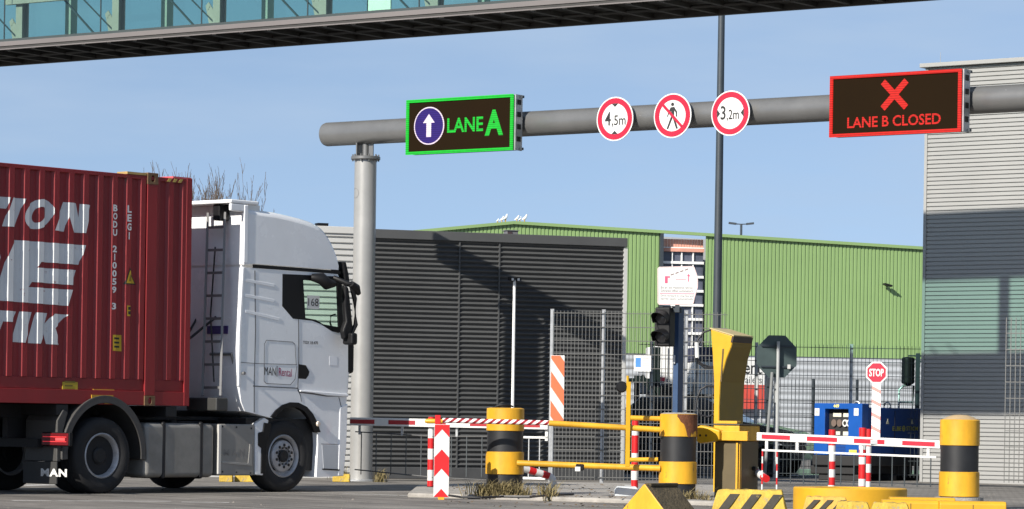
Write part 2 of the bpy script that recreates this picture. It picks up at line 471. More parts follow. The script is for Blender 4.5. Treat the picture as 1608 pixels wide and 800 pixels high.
bay.box(o0, o1, 0.35, 0.42, gz, zs); bay.build('bay_glazing', DKGL, hall, smooth=0)
sh = MB()
for i in range(16):
    k = o0 + (o1 - o0) * i / 16
    sh.box(k, k + (o1 - o0) / 16 - 0.02, 0.3, 0.36, zs, zt)
sh.box(o0, o1, 0.2, 0.34, zt - 0.5, zt - 0.36); sh.build('bay_shutter', SALMON, hall, smooth=0)
fr = MB()
for i in range(8):
    z = zs - i * (zs - gz) / 7.5
    fr.box(o0, o1, 0.22, 0.34, z - 0.05, z + 0.05)
for t in (0.28, 0.5, 0.76):
    k = o0 + (o1 - o0) * t; fr.box(k - 0.025, k + 0.025, 0.26, 0.34, gz, zs)
fr.build('bay_frame', WHITE_M, hall)
fr = MB(); fr.box(o0 - 0.08, o0 + 0.05, -0.12, 0.4, gz, zt + 0.2); fr.build('bay_jamb', DKPOLE, hall)
k, z = HF.px(1390, 448)
fl = MB(); fl.bar((k - 0.15, -0.3, z + 0.03), (k + 0.16, -0.3, z - 0.05), 0.3, 0.07); fl.cyl((k, -0.3, z), (k, 0, z), 0.03)
fl.build('wall_floodlight', BLACKP, hall)
# trailer-hire banner on the plinth
k0, zb = HF.px(1154, 604, -0.4); k1, zt_ = HF.px(1201, 563, -0.4); k2, zlo = HF.px(1150, 642, -0.4)
bn = thing('banner', HF.w((k0 + k1) / 2, -0.4, 0), 'white and red banner reading Trailers, between the yellow kiosk and a fence post', 'banner', ang=12)
h = (k1 - k0) / 2
m = MB(); m.box(-h, h, 0, 0.05, zb, zt_); m.build('white_field', SIGNW, bn)
m = MB(); m.box(-h, h, 0, 0.05, zlo, zb - 0.003); m.build('red_field', mat('banner_red', (0.5, 0.06, 0.04), 0.6), bn)
m = MB()
for s_ in (-0.8, 0.8): m.cyl((s_ * h, 0.08, 0), (s_ * h, 0.08, zt_), 0.03)
m.build('post', STEEL, bn)
lettering('lettering', 'Rent', -h + 0.05, h - 0.12, zb + 0.42, zt_ - 0.12, -0.006, INK, bn, bold=0.01)
lettering('lettering', 'Trailers', -h + 0.1, h - 0.12, zb + 0.06, zb + 0.34, -0.006, INK, bn)

# gulls on the ridge
GULL = mat('gull_feathers', (0.85, 0.85, 0.83), 0.7)
for i, (px, hgt, lab) in enumerate(((781, 0.7, 'smallest white gull at the far left of the ridge row'), (787.5, 1.0, 'white gull second from left on the green roof ridge'), (793, 1.3, 'tall white gull with raised head, third from left on the ridge'),
                                    (811, 1.0, 'white gull right of the gap in the row on the ridge'), (816, 0.85, 'low white gull between two others on the ridge'), (823, 1.2, 'white gull at the far right of the ridge row'))):
    k, z = HF.px(px, 350, 0.1)
    p = HF.w(k, 0.1, htop(k) + 0.05)
    gl = thing('gull', p, lab, 'bird', 'gulls on the green roof ridge', ang=12 + 35 * (-1) ** i)
    m = MB(); s_ = hgt * 0.30
    m.tube([(-0.30 * s_, 0, 0.28 * s_), (-0.15 * s_, 0, 0.34 * s_), (0.05 * s_, 0, 0.42 * s_), (0.2 * s_, 0, 0.55 * s_), (0.25 * s_, 0, 0.72 * s_), (0.29 * s_, 0, 0.80 * s_), (0.36 * s_, 0, 0.80 * s_)],
           [0.02 * s_, 0.09 * s_, 0.15 * s_, 0.12 * s_, 0.075 * s_, 0.08 * s_, 0.02 * s_], 10)
    m.build('body', GULL, gl, smooth=60)
    m = MB(); m.tube([(0.35 * s_, 0, 0.8 * s_), (0.47 * s_, 0, 0.78 * s_)], [0.022 * s_, 0.006 * s_], 6); m.build('beak', YEL, gl)
    for q in (-1, 1):
        m = MB(); m.tube([(0.05 * s_, q * 0.05 * s_, 0.3 * s_), (0.06 * s_, q * 0.05 * s_, -0.03)], 0.014, 6); m.build('leg', YEL, gl)

# ------------------------------------------------------------------ low building: white part left, anthracite part right
WF = Frame(at(590, 400, 55.5).x, 55.5, 20)
wtop = WF.px(590, 360)[1]
kj = WF.px(571, 500)[0]; kr = WF.px(980, 500)[0]
low = thing('low_warehouse', WF, 'low flat warehouse with white and anthracite corrugated walls, behind the white truck cab', 'warehouse')
m = MB(); sheet_z(m, kj, kr, 0.0, wtop - 0.16, 0.0835, 0.045); m.build('anthracite_wall', ANTH, low, smooth=60)
m = MB(); sheet_z(m, -14, kj - 0.01, 0.0, wtop - 0.10, 0.105, 0.045, prof=[(0, 0), (0.58, 0), (0.72, 1), (0.88, 1)]); m.build('white_wall', WSHEET, low, smooth=0)
for kk in (1.55, kr * .49 + .0):
    m = MB(); m.box(kk - .012, kk + .012, -0.004, 0.04, 0.2, wtop - 0.161); m.build('sheet_lap', ANTH, low, smooth=0)
m = MB(); m.box(kj, kr + 0.04, -0.03, 0.3, wtop - 0.16, wtop); m.build('roof_coping', ANTH, low, bevel=0.01)
m = MB(); m.box(-14, kj - 0.003, -0.03, 0.3, wtop - 0.10, wtop + 0.02); m.build('roof_coping', WSHEET, low, bevel=0.01)
m = MB(); m.box(kr - 0.02, kr + 0.05, 0.0, 0.06, 0, wtop - 0.165); m.build('corner_trim', WSHEET, low, smooth=0)
m = MB(); m.box(-14, kr, 0.08, 9, 0, wtop - 0.05); m.build('warehouse_volume', ANTH, low, smooth=0)
m = MB(); m.box(kj + 0.1, kr, -0.12, -0.005, 0, 0.2); m.build('base_plinth', mat('dark_plinth', (0.05, 0.052, 0.055), 0.8, var=0.3), low, bevel=0.01)
k, z = WF.px(806, 366, 0.5)
rb = thing('roof_vent', WF.w(k, 0.55, wtop - 0.06), 'small grey box vent on the edge of the anthracite roof', 'vent', ang=20)
m = MB(); m.box(-0.10, 0.11, 0, 0.2, 0, 0.15); m.box(-0.12, 0.13, -0.02, 0.22, 0.15, 0.165); m.build('housing', mat('vent_grey', (0.14, 0.14, 0.15), 0.5), rb, bevel=0.006)
m = MB(); m.box(-0.09, -0.005, -0.012, -0.002, 0.02, 0.13); m.build('louvre', mat('vent_dark', (0.05, 0.03, 0.035), 0.6), rb)
k, z = WF.px(511, 352, 0.6)
rb = thing('roof_vent', WF.w(k, 0.6, wtop - 0.06), 'dark tapering vent on the white roof just behind the cab roof', 'vent', ang=20)
m = MB(); m.add([(-0.10, 0, 0), (0.04, 0, 0), (0.04, 0.2, 0), (-0.10, 0.2, 0), (-0.14, 0, 0.17), (0.06, 0, 0.17), (0.06, 0.2, 0.17), (-0.14, 0.2, 0.17)], [(0, 3, 2, 1), (4, 5, 6, 7), (0, 1, 5, 4), (1, 2, 6, 5), (2, 3, 7, 6), (3, 0, 4, 7)])
m.build('hood', BLACKP, rb, bevel=0.006)
m = MB(); m.box(-0.06, 0.02, 0.03, 0.15, -0.05, 0.0); m.build('base', DKPOLE, rb)

# ------------------------------------------------------------------ tall silver building on the right
RF = Frame(at(1452, 400, 60.5).x, 60.5, -37)
rtop = RF.px(1453, 103)[1]
tall = thing('silver_warehouse', RF, 'tall warehouse clad in silver ribbed sheet, at the right edge', 'warehouse')
m = MB(); sheet_z(m, 0.03, 26, 0.0, rtop - 0.06, 0.0805, 0.028, prof=[(0, 0), (0.74, 0), (0.78, 1), (0.94, 1)]); m.build('wall', SSHEET, tall, smooth=0)
m = MB(); m.box(-0.12, 26, -0.1, 0.4, rtop - 0.05, rtop + 0.03); m.build('roof_coping', SSHEET, tall, bevel=0.01)
m = MB(); m.box(-0.03, 0.03, -0.02, 0.06, 0, rtop - 0.06); m.build('corner_trim', SSHEET, tall)
m = MB(); m.box(0, 26, 0.07, 18, 0, rtop - 0.02); m.build('warehouse_volume', SSHEET, tall, smooth=0)
k, z = RF.px(1477, 82, 0.3)
m = MB(); m.cyl((k, 0.3, rtop + 0.06), (k, 0.3, z), 0.008, 0.004, 6); m.build('lightning_rod', STEEL, tall)

# ------------------------------------------------------------------ footbridge overhead
bd = 58.9
BF = Frame(at(0, 79, bd).x, bd, -35)
zb = BF.px(0, 79)[1]
br = thing('footbridge', BF, 'enclosed glass footbridge with cream steel frame crossing overhead', 'bridge')
K0, K1, BW = -16, 36, 1.8
m = MB()
m.box(K0, K1, 0, 0.02, zb, zb + 0.022)                       # lit lower lip
m.box(K0, K1, 0.012, 0.05, zb + 0.07, zb + 0.155)
m.build('fascia', FASC, br, bevel=0.004)
m = MB(); m.box(K0, K1, 0.03, 0.06, zb + 0.0225, zb + 0.07); m.box(K0, K1, 0.0505, BW, zb + 0.06, zb + 0.15); m.box(K0, K1, BW - 0.1, BW, zb - 0.04, zb + 0.0595)
k = K0
while k < K1:
    m.box(k, k + 0.09, 0.06, BW - 0.1005, zb - 0.02, zb + 0.0595); k += 0.62
m.tube([(K0, 0.9, zb + 0.0), (K1, 0.9, zb + 0.0)], 0.03)
m.build('underside_beam', mat('underside_steel', (0.035, 0.033, 0.03), 0.6, var=0.3), br)
zg = zb + 0.155
SILLM = mat('sill_grey_green', (0.035, 0.048, 0.048), 0.5)
m = MB(); m.box(K0, K1, 0.02, 0.07, zg + 0.001, zg + 0.045); m.build('sill_rail', SILLM, br)
jk = [BF.px(px, 30)[0] for px in (5, 146, 306.5, 477, 656)]
stepk = (jk[4] - jk[0]) / 4
joints = [jk[0] + i * stepk for i in range(-8, 18)]
zr = zb + 2.62
for i in range(len(joints) - 1):
    m = MB(); m.box(joints[i] + 0.008, joints[i + 1] - 0.008, 0.03, 0.036, zg + 0.045, zr); m.build('glass_pane', GLASSB, br, smooth=0)
JSEAL = mat('joint_seal', (0.02, 0.035, 0.04), 0.5)
for kq in joints: m = MB(); m.box(kq - 0.011, kq + 0.011, 0.026, 0.04, zg + 0.0455, zr); m.build('glazing_joint', JSEAL, br)
m = MB(); m.box(K0, K1, BW - 0.05, BW - 0.044, zg + 0.045, zr); m.build('far_glazing', GLASSB, br, smooth=0)
for i, kq in enumerate(joints):
    m = MB()
    m.box(kq + 0.03, kq + 0.19, 0.30, 0.32, zg, zr); m.box(kq + 0.10, kq + 0.12, 0.3205, 0.46, zg, zr); m.box(kq + 0.03, kq + 0.19, 0.4605, 0.48, zg, zr)
    m.build('steel_column', CREAM, br)
    m = MB()
    m.box(kq + 0.15, kq + 0.29, BW - 0.3, BW - 0.12, zg, zr)
    m.build('far_column', mat('far_column_grey', (0.30, 0.33, 0.30), 0.5), br)
    if 8 <= i <= 16:
        m = MB(); m.bar((kq - 0.16 * stepk, 0.35, zg + 0.02), (kq - 0.60 * stepk, 0.35, zg + 0.95), 0.03, 0.03); m.bar((kq + 0.02, 0.36, zg + 0.1), (kq - 0.45 * stepk, 0.36, zg + 1.0), 0.022, 0.022); m.build('tie_rod', DKPOLE, br)
        m = MB(); m.prism([(kq + 0.03, zg), (kq + 0.03, zg + 0.25), (kq - 0.14, zg + 0.48), (kq - 0.21, zg + 0.42), (kq - 0.10, zg)], 0.38, 0.40)
        for a, b2 in ((-0.12, 0.4), (-0.15, 0.36), (-0.02, 0.12), (-0.02, 0.2)): m.cyl((kq + a, 0.37, zg + b2), (kq + a, 0.41, zg + b2), 0.018, n=8)
        m.build('gusset_plate', CREAM, br)
m = MB(); kq = BF.px(590, 10, 0.4)[0]; m.box(kq - 0.24, kq + 0.24, 0.5, 0.53, zg, zg + 1.2); m.build('notice_board', mat('pale_notice', (0.75, 0.8, 0.7), 0.5), br)
m = MB(); k0_ = BF.px(10, 8, 0.25)[0]; k1_ = BF.px(115, 0, 0.25)[0]; z_ = BF.px(60, 4, 0.25)[1]
m.box(k0_, k1_, 0.22, 0.3, z_, z_ + 0.12); m.build('handrail', CREAM, br)
m = MB(); m.box(K0, K1, -0.1, BW + 0.1, zr, zr + 0.15); m.build('roof', FASC, br)
m = MB(); m.box(K0, K1, 0.07, BW - 0.1, zg - 0.004, zg + 0.02); m.build('deck', CONC, br)
for kq in (K0 + 0.6, K1 - 0.6):
    m = MB(); m.box(kq - 0.3, kq + 0.3, 0.6, 1.4, 0, zb - 0.03); m.build('support_column', CONC, br)

# ------------------------------------------------------------------ sign gantry
GF = Frame(at(572, 400, 53.0).x, 53.0, -36)
gan = thing('sign_gantry', GF, 'silver grey tubular gantry spanning the lanes on one round post', 'gantry')
TR = 0.20
kl, zl = GF.px(511, 209); zt1 = GF.px(600, 205)[1]; zt2 = GF.px(1524, 160.7)[1]; zt = (zt1 + zt2) / 2
K_R = 19.0
m = MB(); m.lathe([(TR - 0.05, kl), (TR - 0.012, kl + 0.012), (TR, kl + 0.05), (TR, K_R), (TR - 0.05, K_R + 0.05)], (0, 0, zt), 'x', 40); m.build('crossbeam', TUBE, gan, smooth=40)
zf = GF.px(572, 247)[1]
m = MB(); m.lathe([(0.19, 0.0), (0.187, 2.2), (0.183, zf - 0.02)], n=40); m.build('post', POST_LIT, gan, smooth=40)
m = MB(); m.lathe([(0.235, zf - 0.05), (0.245, zf - 0.04), (0.245, zf), (0.235, zf + 0.008)], n=40)
for i in range(10):
    a = i * 0.628; m.cyl((0.215 * math.cos(a), 0.215 * math.sin(a), zf - 0.075), (0.215 * math.cos(a), 0.215 * math.sin(a), zf + 0.04), 0.014, n=6)
m.build('flange', TUBE, gan)
m = MB(); m.cyl((0.0, 0, zf), (0.0, 0, zt - TR + 0.04), 0.055); m.build('stub', TUBE, gan)
m = MB(); m.prism([(-0.13, zf), (-0.11, zf), (-0.11, zt - TR + 0.10), (-0.135, zt - TR + 0.10)], -0.1, 0.1); m.prism([(0.07, zf), (0.16, zf), (0.16, zt - TR + 0.06), (0.07, zt - TR + 0.06)], -0.01, 0.01); m.build('gusset', TUBE, gan)
m = MB(); zc_ = GF.px(560, 305)[1]; vs = []
for i in range(28):
    a = 2 * math.pi * i / 28
    for rr in (0.085, 0.078):
        th = R(-112) + rr * math.cos(a) / 0.187; vs.append((0.1885 * math.cos(th), 0.1885 * math.sin(th), zc_ + rr * math.sin(a)))
m.add(vs, [(2 * i, (2 * i + 2) % 56, (2 * i + 3) % 56, 2 * i + 1) for i in range(28)]); m.build('inspection_cover', mat('cover_seam', (.2, .2, .2), .5), gan)
m = MB(); m.lathe([(0.32, 0), (0.32, 0.025), (0.2, 0.03)], n=32); m.build('base_plate', STEEL, gan)
m = MB(); m.box(K_R - 0.2, K_R + 0.2, -0.2, 0.2, 0, zt - TR); m.build('post', TUBE, gan)

def led_sign(name, pxl, pxr, ytl, ybl, ytr, ybr, label, ledm):
    off = -0.46
    a = GF.px(pxl, ytl, off); b = GF.px(pxl, ybl, off); c2 = GF.px(pxr, ytr, off); d = GF.px(pxr, ybr, off)
    z0 = (b[1] + d[1]) / 2; z1 = (a[1] + c2[1]) / 2
    w = c2[0] - a[0]; h = z1 - z0
    t = thing(name, GF.w(a[0], off, 0), label, 'lane sign', ang=-36)
    m = MB(); m.box(0.012, w - 0.012, 0.0, 0.22, z0 + 0.012, z1 - 0.012); m.build('case', DKPOLE, t, bevel=0.01)
    m = MB()
    m.box(w - 0.0115, w + 0.012, 0.02, 0.21, z0, z1)
    m.build('side_rail', STEEL, t, bevel=0.004)
    for i in range(4):
        zz = z0 + h * (0.16 + 0.22 * i); m = MB(); m.box(w + 0.013, w + 0.02, 0.06, 0.16, zz, zz + h * 0.09); m.build('slot', BLACKP, t)
    m = MB()
    for zz in (z0 + 0.03, z1 - 0.03): m.box(w + 0.0125, w + 0.05, 0.15, 0.2, zz - 0.02, zz + 0.02)
    for kk in (0.25 * w, 0.75 * w): m.box(kk - 0.05, kk + 0.05, 0.2205, -off - TR + 0.06, zt - 0.1, zt + 0.1)
    m.build('bracket', DKPOLE, t)
    m = MB(); e = 0.045
    m.prism([(0, z0), (w - 0.012, z0), (w - 0.012, z1), (0, z1)], -0.035, -0.001, holes=[[(e, z0 + e), (w - 0.012 - e, z0 + e), (w - 0.012 - e, z1 - e), (e, z1 - e)]])
    m.build('led_border', ledm, t)
    m = MB(); m.box(e + 0.002, w - 0.014 - e, -0.012, -0.002, z0 + e + 0.002, z1 - e - 0.002); m.build('display_face', LEDFACE, t)
    return t, w, h, z0, z1
t, w, h, z0, z1 = led_sign('lane_sign', 640, 808, 157.5, 243, 148.5, 236.5, 'brown LED sign with green border reading LANE A beside a white arrow', GLED)
cx, cz = w * 0.215, (z0 + z1) / 2 + 0.01; r = h * 0.345
m = MB(); m.prism(circle(cx, cz, r, 48), -0.018, -0.0125); m.build('disc', PLED, t)
m = MB(); m.prism(circle(cx, cz, r - 0.02, 48), -0.022, -0.0185); m.build('disc_field', BLED, t)
m = MB(); s_ = r * 0.62
m.prism([(cx - s_ * .25, cz - s_ * .95), (cx + s_ * .25, cz - s_ * .95), (cx + s_ * .25, cz + s_ * .25), (cx + s_ * .62, cz + s_ * .25), (cx, cz + s_), (cx - s_ * .62, cz + s_ * .25), (cx - s_ * .25, cz + s_ * .25)], -0.026, -0.0225); m.build('arrow', PLED, t)
lettering('lettering', 'LANE', w * 0.385, w * 0.72, cz - h * 0.145, cz + h * 0.12, -0.014, GLED, t, bold=0.022)
lettering('lettering', 'A', w * 0.735, w * 0.905, cz - h * 0.235, cz + h * 0.23, -0.014, GLED, t, bold=0.04)
t, w, h, z0, z1 = led_sign('lane_sign', 1305, 1512, 121.5, 217, 107, 206, 'brown LED sign with red border reading LANE B CLOSED under a red cross', RLED)
cx, cz = w * 0.495, z0 + h * 0.645
m = MB(); a = h * 0.215
m.bar((cx - a, -0.016, cz - a), (cx + a, -0.016, cz + a), 0.006, h * 0.105, up=(0, 0.0, 1)); m.bar((cx - a, -0.017, cz + a), (cx + a, -0.017, cz - a), 0.006, h * 0.105)
m.build('cross', RLED, t)
lettering('lettering', 'LANE B CLOSED', w * 0.135, w * 0.845, z0 + h * 0.135, z0 + h * 0.31, -0.014, RLED, t, bold=0.018)

def round_sign(px, py, label):
    off = -0.30
    k, z = GF.px(px, py, off)
    t = thing('traffic_sign', GF.w(k, off, z), label, 'traffic sign', 'round signs on the gantry', ang=-36)
    r = 0.345
    m = MB(); m.prism(circle(0, 0, r, 56), 0, 0.012); m.build('plate', SIGNW, t)
    m = MB(); m.prism(circle(0, 0, r - 0.02, 56), -0.003, -0.0005, holes=[circle(0, 0, r * 0.70, 56)]); m.build('red_ring', REDSIGN, t)
    m = MB(); m.box(-0.16, 0.16, 0.0125, 0.04, -0.04, 0.04); m.box(-0.03, 0.03, 0.0405, -off - TR + 0.06, -0.03, 0.03); m.build('bracket', STEEL, t)
    return t, r
t, r = round_sign(965.5, 187, 'round red sign reading 4,5m with black wedges above and below')
lettering('lettering', '4', -0.185, -0.075, -0.10, 0.115, -0.004, INK, t, bold=0.012)
lettering('lettering', ',5m', -0.055, 0.205, -0.125, 0.055, -0.004, INK, t, bold=0.008)
for q in (1, -1): m = MB(); m.prism([(-0.06, q * 0.238), (0.06, q * 0.238), (0, q * 0.185)], -0.0035, -0.001); m.build('wedge_mark', INK, t)
t, r = round_sign(1056, 182, 'round red sign with a crossed out walking figure')
m = MB(); m.prism(circle(0.0, 0.175, 0.028, 16), -0.0035, -0.001)
m.prism([(-0.035, 0.13), (0.03, 0.135), (0.085, 0.06), (0.085, -0.02), (0.065, -0.02), (0.06, 0.045), (0.035, 0.08), (0.03, -0.005), (0.105, -0.20), (0.07, -0.205), (0.005, -0.03), (-0.075, -0.205), (-0.105, -0.20), (-0.025, -0.01), (-0.02, 0.07), (-0.06, 0.04), (-0.085, -0.015), (-0.10, -0.01), (-0.075, 0.055)], -0.0035, -0.001)
m.build('walking_figure', INK, t)
m = MB(); m.bar((-0.175, -0.0055, 0.172), (0.175, -0.0055, -0.172), 0.003, 0.045); m.build('red_bar', REDSIGN, t)
t, r = round_sign(1147, 178, 'round red sign reading 3,2m with black wedges left and right')
lettering('lettering', '3', -0.175, -0.085, -0.095, 0.115, -0.004, INK, t, bold=0.012)
lettering('lettering', ',2m', -0.065, 0.155, -0.12, 0.055, -0.004, INK, t, bold=0.008)
for q in (1, -1): m = MB(); m.prism([(q * 0.238, 0.065), (q * 0.238, -0.065), (q * 0.185, 0)], -0.0035, -0.001); m.build('wedge_mark', INK, t)

# ------------------------------------------------------------------ lamp posts
p = at(1127, 515, 70); z1 = at(1132, -60, 70).z
lp = thing('street_lamp', (at(1129, 300, 70).x, 70, 0), 'tall dark grey lamp post rising behind the 3,2m sign', 'lamp post')
m = MB(); m.cyl((0, 0, 0), (0, 0, z1), 0.105, 0.07, 20); m.build('pole', DKPOLE, lp)
m = MB(); m.tube([(0, 0, z1), (0.2, -0.1, z1 + 0.25), (0.9, -0.4, z1 + 0.35)], 0.05); m.build('arm', DKPOLE, lp)
m = MB(); m.box(0.85, 1.5, -0.62, -0.3, z1 + 0.30, z1 + 0.42); m.build('lamp_head', DKPOLE, lp, bevel=0.03)
m = MB(); m.lathe([(0.2, 0), (0.2, 0.03), (0.11, 0.05)]); m.build('base_plate', STEEL, lp)
d = 190; p = at(1164, 352, d)
lp = thing('street_lamp', (p.x, d, 0), 'far double headed lamp mast showing above the green roof', 'lamp post')
m = MB(); m.cyl((0, 0, 0), (0, 0, p.z), 0.11, 0.07, 10); m.build('pole', DKPOLE, lp)
for s_ in (-1, 1):
    m = MB(); m.bar((0, 0, p.z - 0.02), (s_ * 0.42, 0, p.z), 0.06, 0.06); m.build('arm', DKPOLE, lp)
    m = MB(); m.bar((s_ * 0.3, 0, p.z), (s_ * 0.75, 0, p.z + 0.05), 0.3, 0.11); m.build('lamp_head', DKPOLE, lp)
# slim white floodlight pole in front of the anthracite wall
k, z = WF.px(808, 440, -0.5)
lp = thing('floodlight_pole', WF.w(k, -0.5, 0), 'slim white pole with two small floodlights before the anthracite wall', 'lamp post', ang=20)
m = MB(); m.cyl((0, 0, 0), (0, 0, z), 0.03, 0.026, 12); m.build('pole', WHITE_M, lp)
for s_ in (-1, 1):
    m = MB(); m.bar((s_ * 0.02, 0, z), (s_ * 0.11, -0.03, z + 0.02), 0.07, 0.06); m.build('floodlight', BLACKP, lp)
    m = MB(); m.box(s_ * 0.055 - 0.02, s_ * 0.055 + 0.02, -0.06, -0.053, z - 0.015, z + 0.03); m.build('lens', SIGNW, lp)

# ------------------------------------------------------------------ bare trees behind the truck
def bare_tree(px, ytop, d, label, seed, spread=1.0):
    rnd = random.Random(seed)
    p = at(px, ytop, d); H = p.z
    t = thing('bare_tree', (p.x, d, 0), label, 'tree', 'bare trees behind the truck')
    m = MB(); m.tube([(0, 0, 0), (0.05, 0, H * 0.2), (0, 0.03, H * 0.42)], [0.16, 0.12, 0.09], 10); m.build('trunk', BARK, t, smooth=60)
    cb = MB()
    def grow(a, d_, L, r, lev):
        pts = [a]; dd = d_.copy()
        for i in range(5):
            dd = (dd + Vector((rnd.uniform(-.13, .13), rnd.uniform(-.13, .13), 0.12))).normalized()
            pts.append(pts[-1] + dd * L / 5)
        cb.tube(pts, [max(.0065, r * q) for q in (1, .88, .75, .6, .45, .3)], 5 if lev < 2 else 4)
        if lev < 3:
            for i in range((11, 6, 3)[lev]):
                b = pts[rnd.randint(1, 5)]
                nd = (dd + Vector((rnd.uniform(-1, 1), rnd.uniform(-1, 1), rnd.uniform(0, .8))) * 0.55).normalized()
                grow(b, nd, L * rnd.uniform(.28, .5), r * .55, lev + 1)
    for i in range(26):
        z = H * rnd.uniform(.35, .55)
        a = rnd.uniform(0, 6.28)
        grow(Vector((0, 0, z)), Vector((math.cos(a) * .38 * spread, math.sin(a) * .38 * spread, 1)).normalized(), (H - z) * rnd.uniform(.62, .95), 0.034, 0)
    top = max(v[2] for v in cb.v); f = H / top
    cb.v = [(v[0] * f, v[1] * f, v[2] * f) for v in cb.v]
    cb.build('crown', BARK, t, smooth=60)
bare_tree(270, 252, 95, 'bare tree nearest the container, with two tall straight shoots', 3, 0.6)
bare_tree(308, 243, 100, 'tallest bare tree, just right of the container corner', 8, 0.8)
bare_tree(341, 282, 92, 'short bushy bare tree in the middle of the row', 15, 0.8)
bare_tree(362, 270, 98, 'bare tree with dense twigs above the cab roof flap', 22, 0.8)
bare_tree(388, 290, 96, 'smallest bare tree, at the right end of the row', 31, 0.7)
bare_tree(288, 268, 97, 'slim bare tree between the two tallest ones', 37, 0.8)
bare_tree(326, 276, 104, 'bare tree partly behind the tallest one, over the cab roof flap', 44, 0.9)

# ================================================================== the truck
TD = 41.7
TF = Frame(at(165, 715, TD).x, TD, 49)      # local x = direction of travel, y = across towards the far side, right flank at y = 0
def S(px, py, off=0.0): return TF.px(px, py, off)

# ------------------------------------------------------------------ shipping container
con = thing('shipping_container', TF, 'dark red ribbed shipping container with large white slanted letters, on the truck', 'container')
CY, CW = 0.03, 2.44
x_end = S(302, 450)[0]; cz1 = S(300, 281, CY)[1]; cz0 = S(298, 638, CY)[1]
x_rear = x_end - 13.6
PITCH, DEP = 0.250, 0.040
xp0, xp1 = S(229, 450, CY)[0], S(245, 450, CY)[0]
PH = S(217, 450, CY)[0] - 10 * PITCH      # a rib starts (inner to outer) here
def cprof(x):
    """depth of the corrugated side at x: 0 = outer face"""
    t = ((x - PH) / PITCH) % 1.0
    for a, b, da, db in ((0, .13, 1, 0), (.13, .46, 0, 0), (.46, .62, 0, 1), (.62, 1.0, 1, 1)):
        if a <= t <= b: return DEP * (da + (db - da) * (t - a) / (b - a))
    return DEP
def cbreaks(a, b):
    out = []; i = math.floor((a - PH) / PITCH) - 1
    while PH + i * PITCH < b:
        for t in (0, .13, .46, .62):
            x = PH + (i + t) * PITCH
            if a < x < b: out.append(x)
        i += 1
    return out
zr0, zr1 = cz0 + 0.36, cz1 - 0.07
m = MB()
for a, b in ((x_rear + .12, xp0), (xp1, x_end - 0.10)):
    xs = [a] + cbreaks(a, b) + [b]
    vs = []; fs = []
    for x in xs: vs += [(x, CY + cprof(x), zr0 - 0.02), (x, CY + cprof(x), zr1 + 0.01)]
    for i in range(len(xs) - 1): fs.append((2 * i, 2 * i + 2, 2 * i + 3, 2 * i + 1))
    m.add(vs, fs)
m.build('side_wall', RED_C, con, smooth=0)
m = MB(); m.box(x_rear + 0.1, x_end - 0.05, CY + 0.09, CY + CW - 0.03, cz0 + 0.12, cz1 - 0.03); m.build('box_body', RED_C, con, smooth=0)
m = MB(); m.box(x_rear, x_end - 0.10, CY, CY + 0.06, zr1, cz1 - 0.015); m.box(x_rear, x_end - 0.1, CY + CW - 0.06, CY + CW, zr1, cz1 - 0.015); m.box(x_end - 0.1, x_end - 0.02, CY + 0.1, CY + CW - 0.1, zr1 - 0.02, cz1 - 0.015); m.build('top_rail', RED_C, con, bevel=0.008)
m = MB()
m.box(x_rear, x_end - 0.10, CY + 0.02, CY + 0.08, cz0 + 0.19, zr0 - 0.02); m.box(x_rear, x_end - 0.1, CY - 0.0, CY + 0.08, cz0 + 0.0, cz0 + 0.188)
m.box(x_rear, x_end - 0.1, CY + CW - 0.06, CY + CW, cz0, zr0)
m.build('bottom_rail', RED_C, con, bevel=0.006)
m = MB()
for y in (CY - 0.006, CY + CW - 0.104): m.box(x_end - 0.10, x_end, y, y + 0.11, cz0, cz1)
m.box(x_end - 0.06, x_end - 0.01, CY + 0.1, CY + CW - 0.1, cz0, cz0 + 0.2)
m.build('corner_post', RED_C, con, bevel=0.008)
m = MB(); m.box(xp0, xp1, CY - 0.01, CY + 0.1, cz0 + 0.13, cz1 - 0.12); m.build('load_post', RED_C, con, bevel=0.008)
for (za, zb2, mt) in ((cz1 - 0.125, cz1 + 0.03, BRASSY), (cz0 - 0.005, cz0 + 0.125, BRASSY)):
    m = MB(); hx = (xp0 + xp1) / 2; hz = (za + zb2) / 2
    m.prism([(xp0 - 0.005, za), (xp1 + 0.005, za), (xp1 + 0.005, zb2), (xp0 - 0.005, zb2)], CY - 0.014, CY + 0.14, holes=[circle(hx, hz, 0.032, 14, 0.045)])
    m.build('corner_casting', mt, con, bevel=0.006)
m = MB(); m.box(xp0 - 0.36, xp0 - 0.02, CY - 0.004, CY + 0.2, cz1 - 0.012, cz1 + 0.02); m.build('roof_plate', mat('rust_yellow', (0.42, 0.28, 0.10), 0.7, var=0.3), con)  # yellowish plate along the container roof edge
m = MB(); m.box(x_end - 0.35, x_end - 0.02, CY, CY + 0.5, cz1 - 0.014, cz1 + 0.012); m.build('roof_plate', mat('roof_pink_red', (0.5, 0.08, 0.09), 0.6), con)
HAZ = mat('hazard_yellow', (0.45, 0.33, 0.08), 0.6, var=0.3)
ax, _ = S(262, 287, CY); bx, _ = S(288, 287, CY)
for i in range(3):
    x = ax + i * (bx - ax) / 3; m = MB(); m.prism([(x, zr1 + 0.002), (x + 0.055, zr1 + 0.002), (x + 0.095, cz1 - 0.02), (x + 0.04, cz1 - 0.02)], CY - 0.004, CY - 0.0005); m.build('hazard_stripe', HAZ, con)
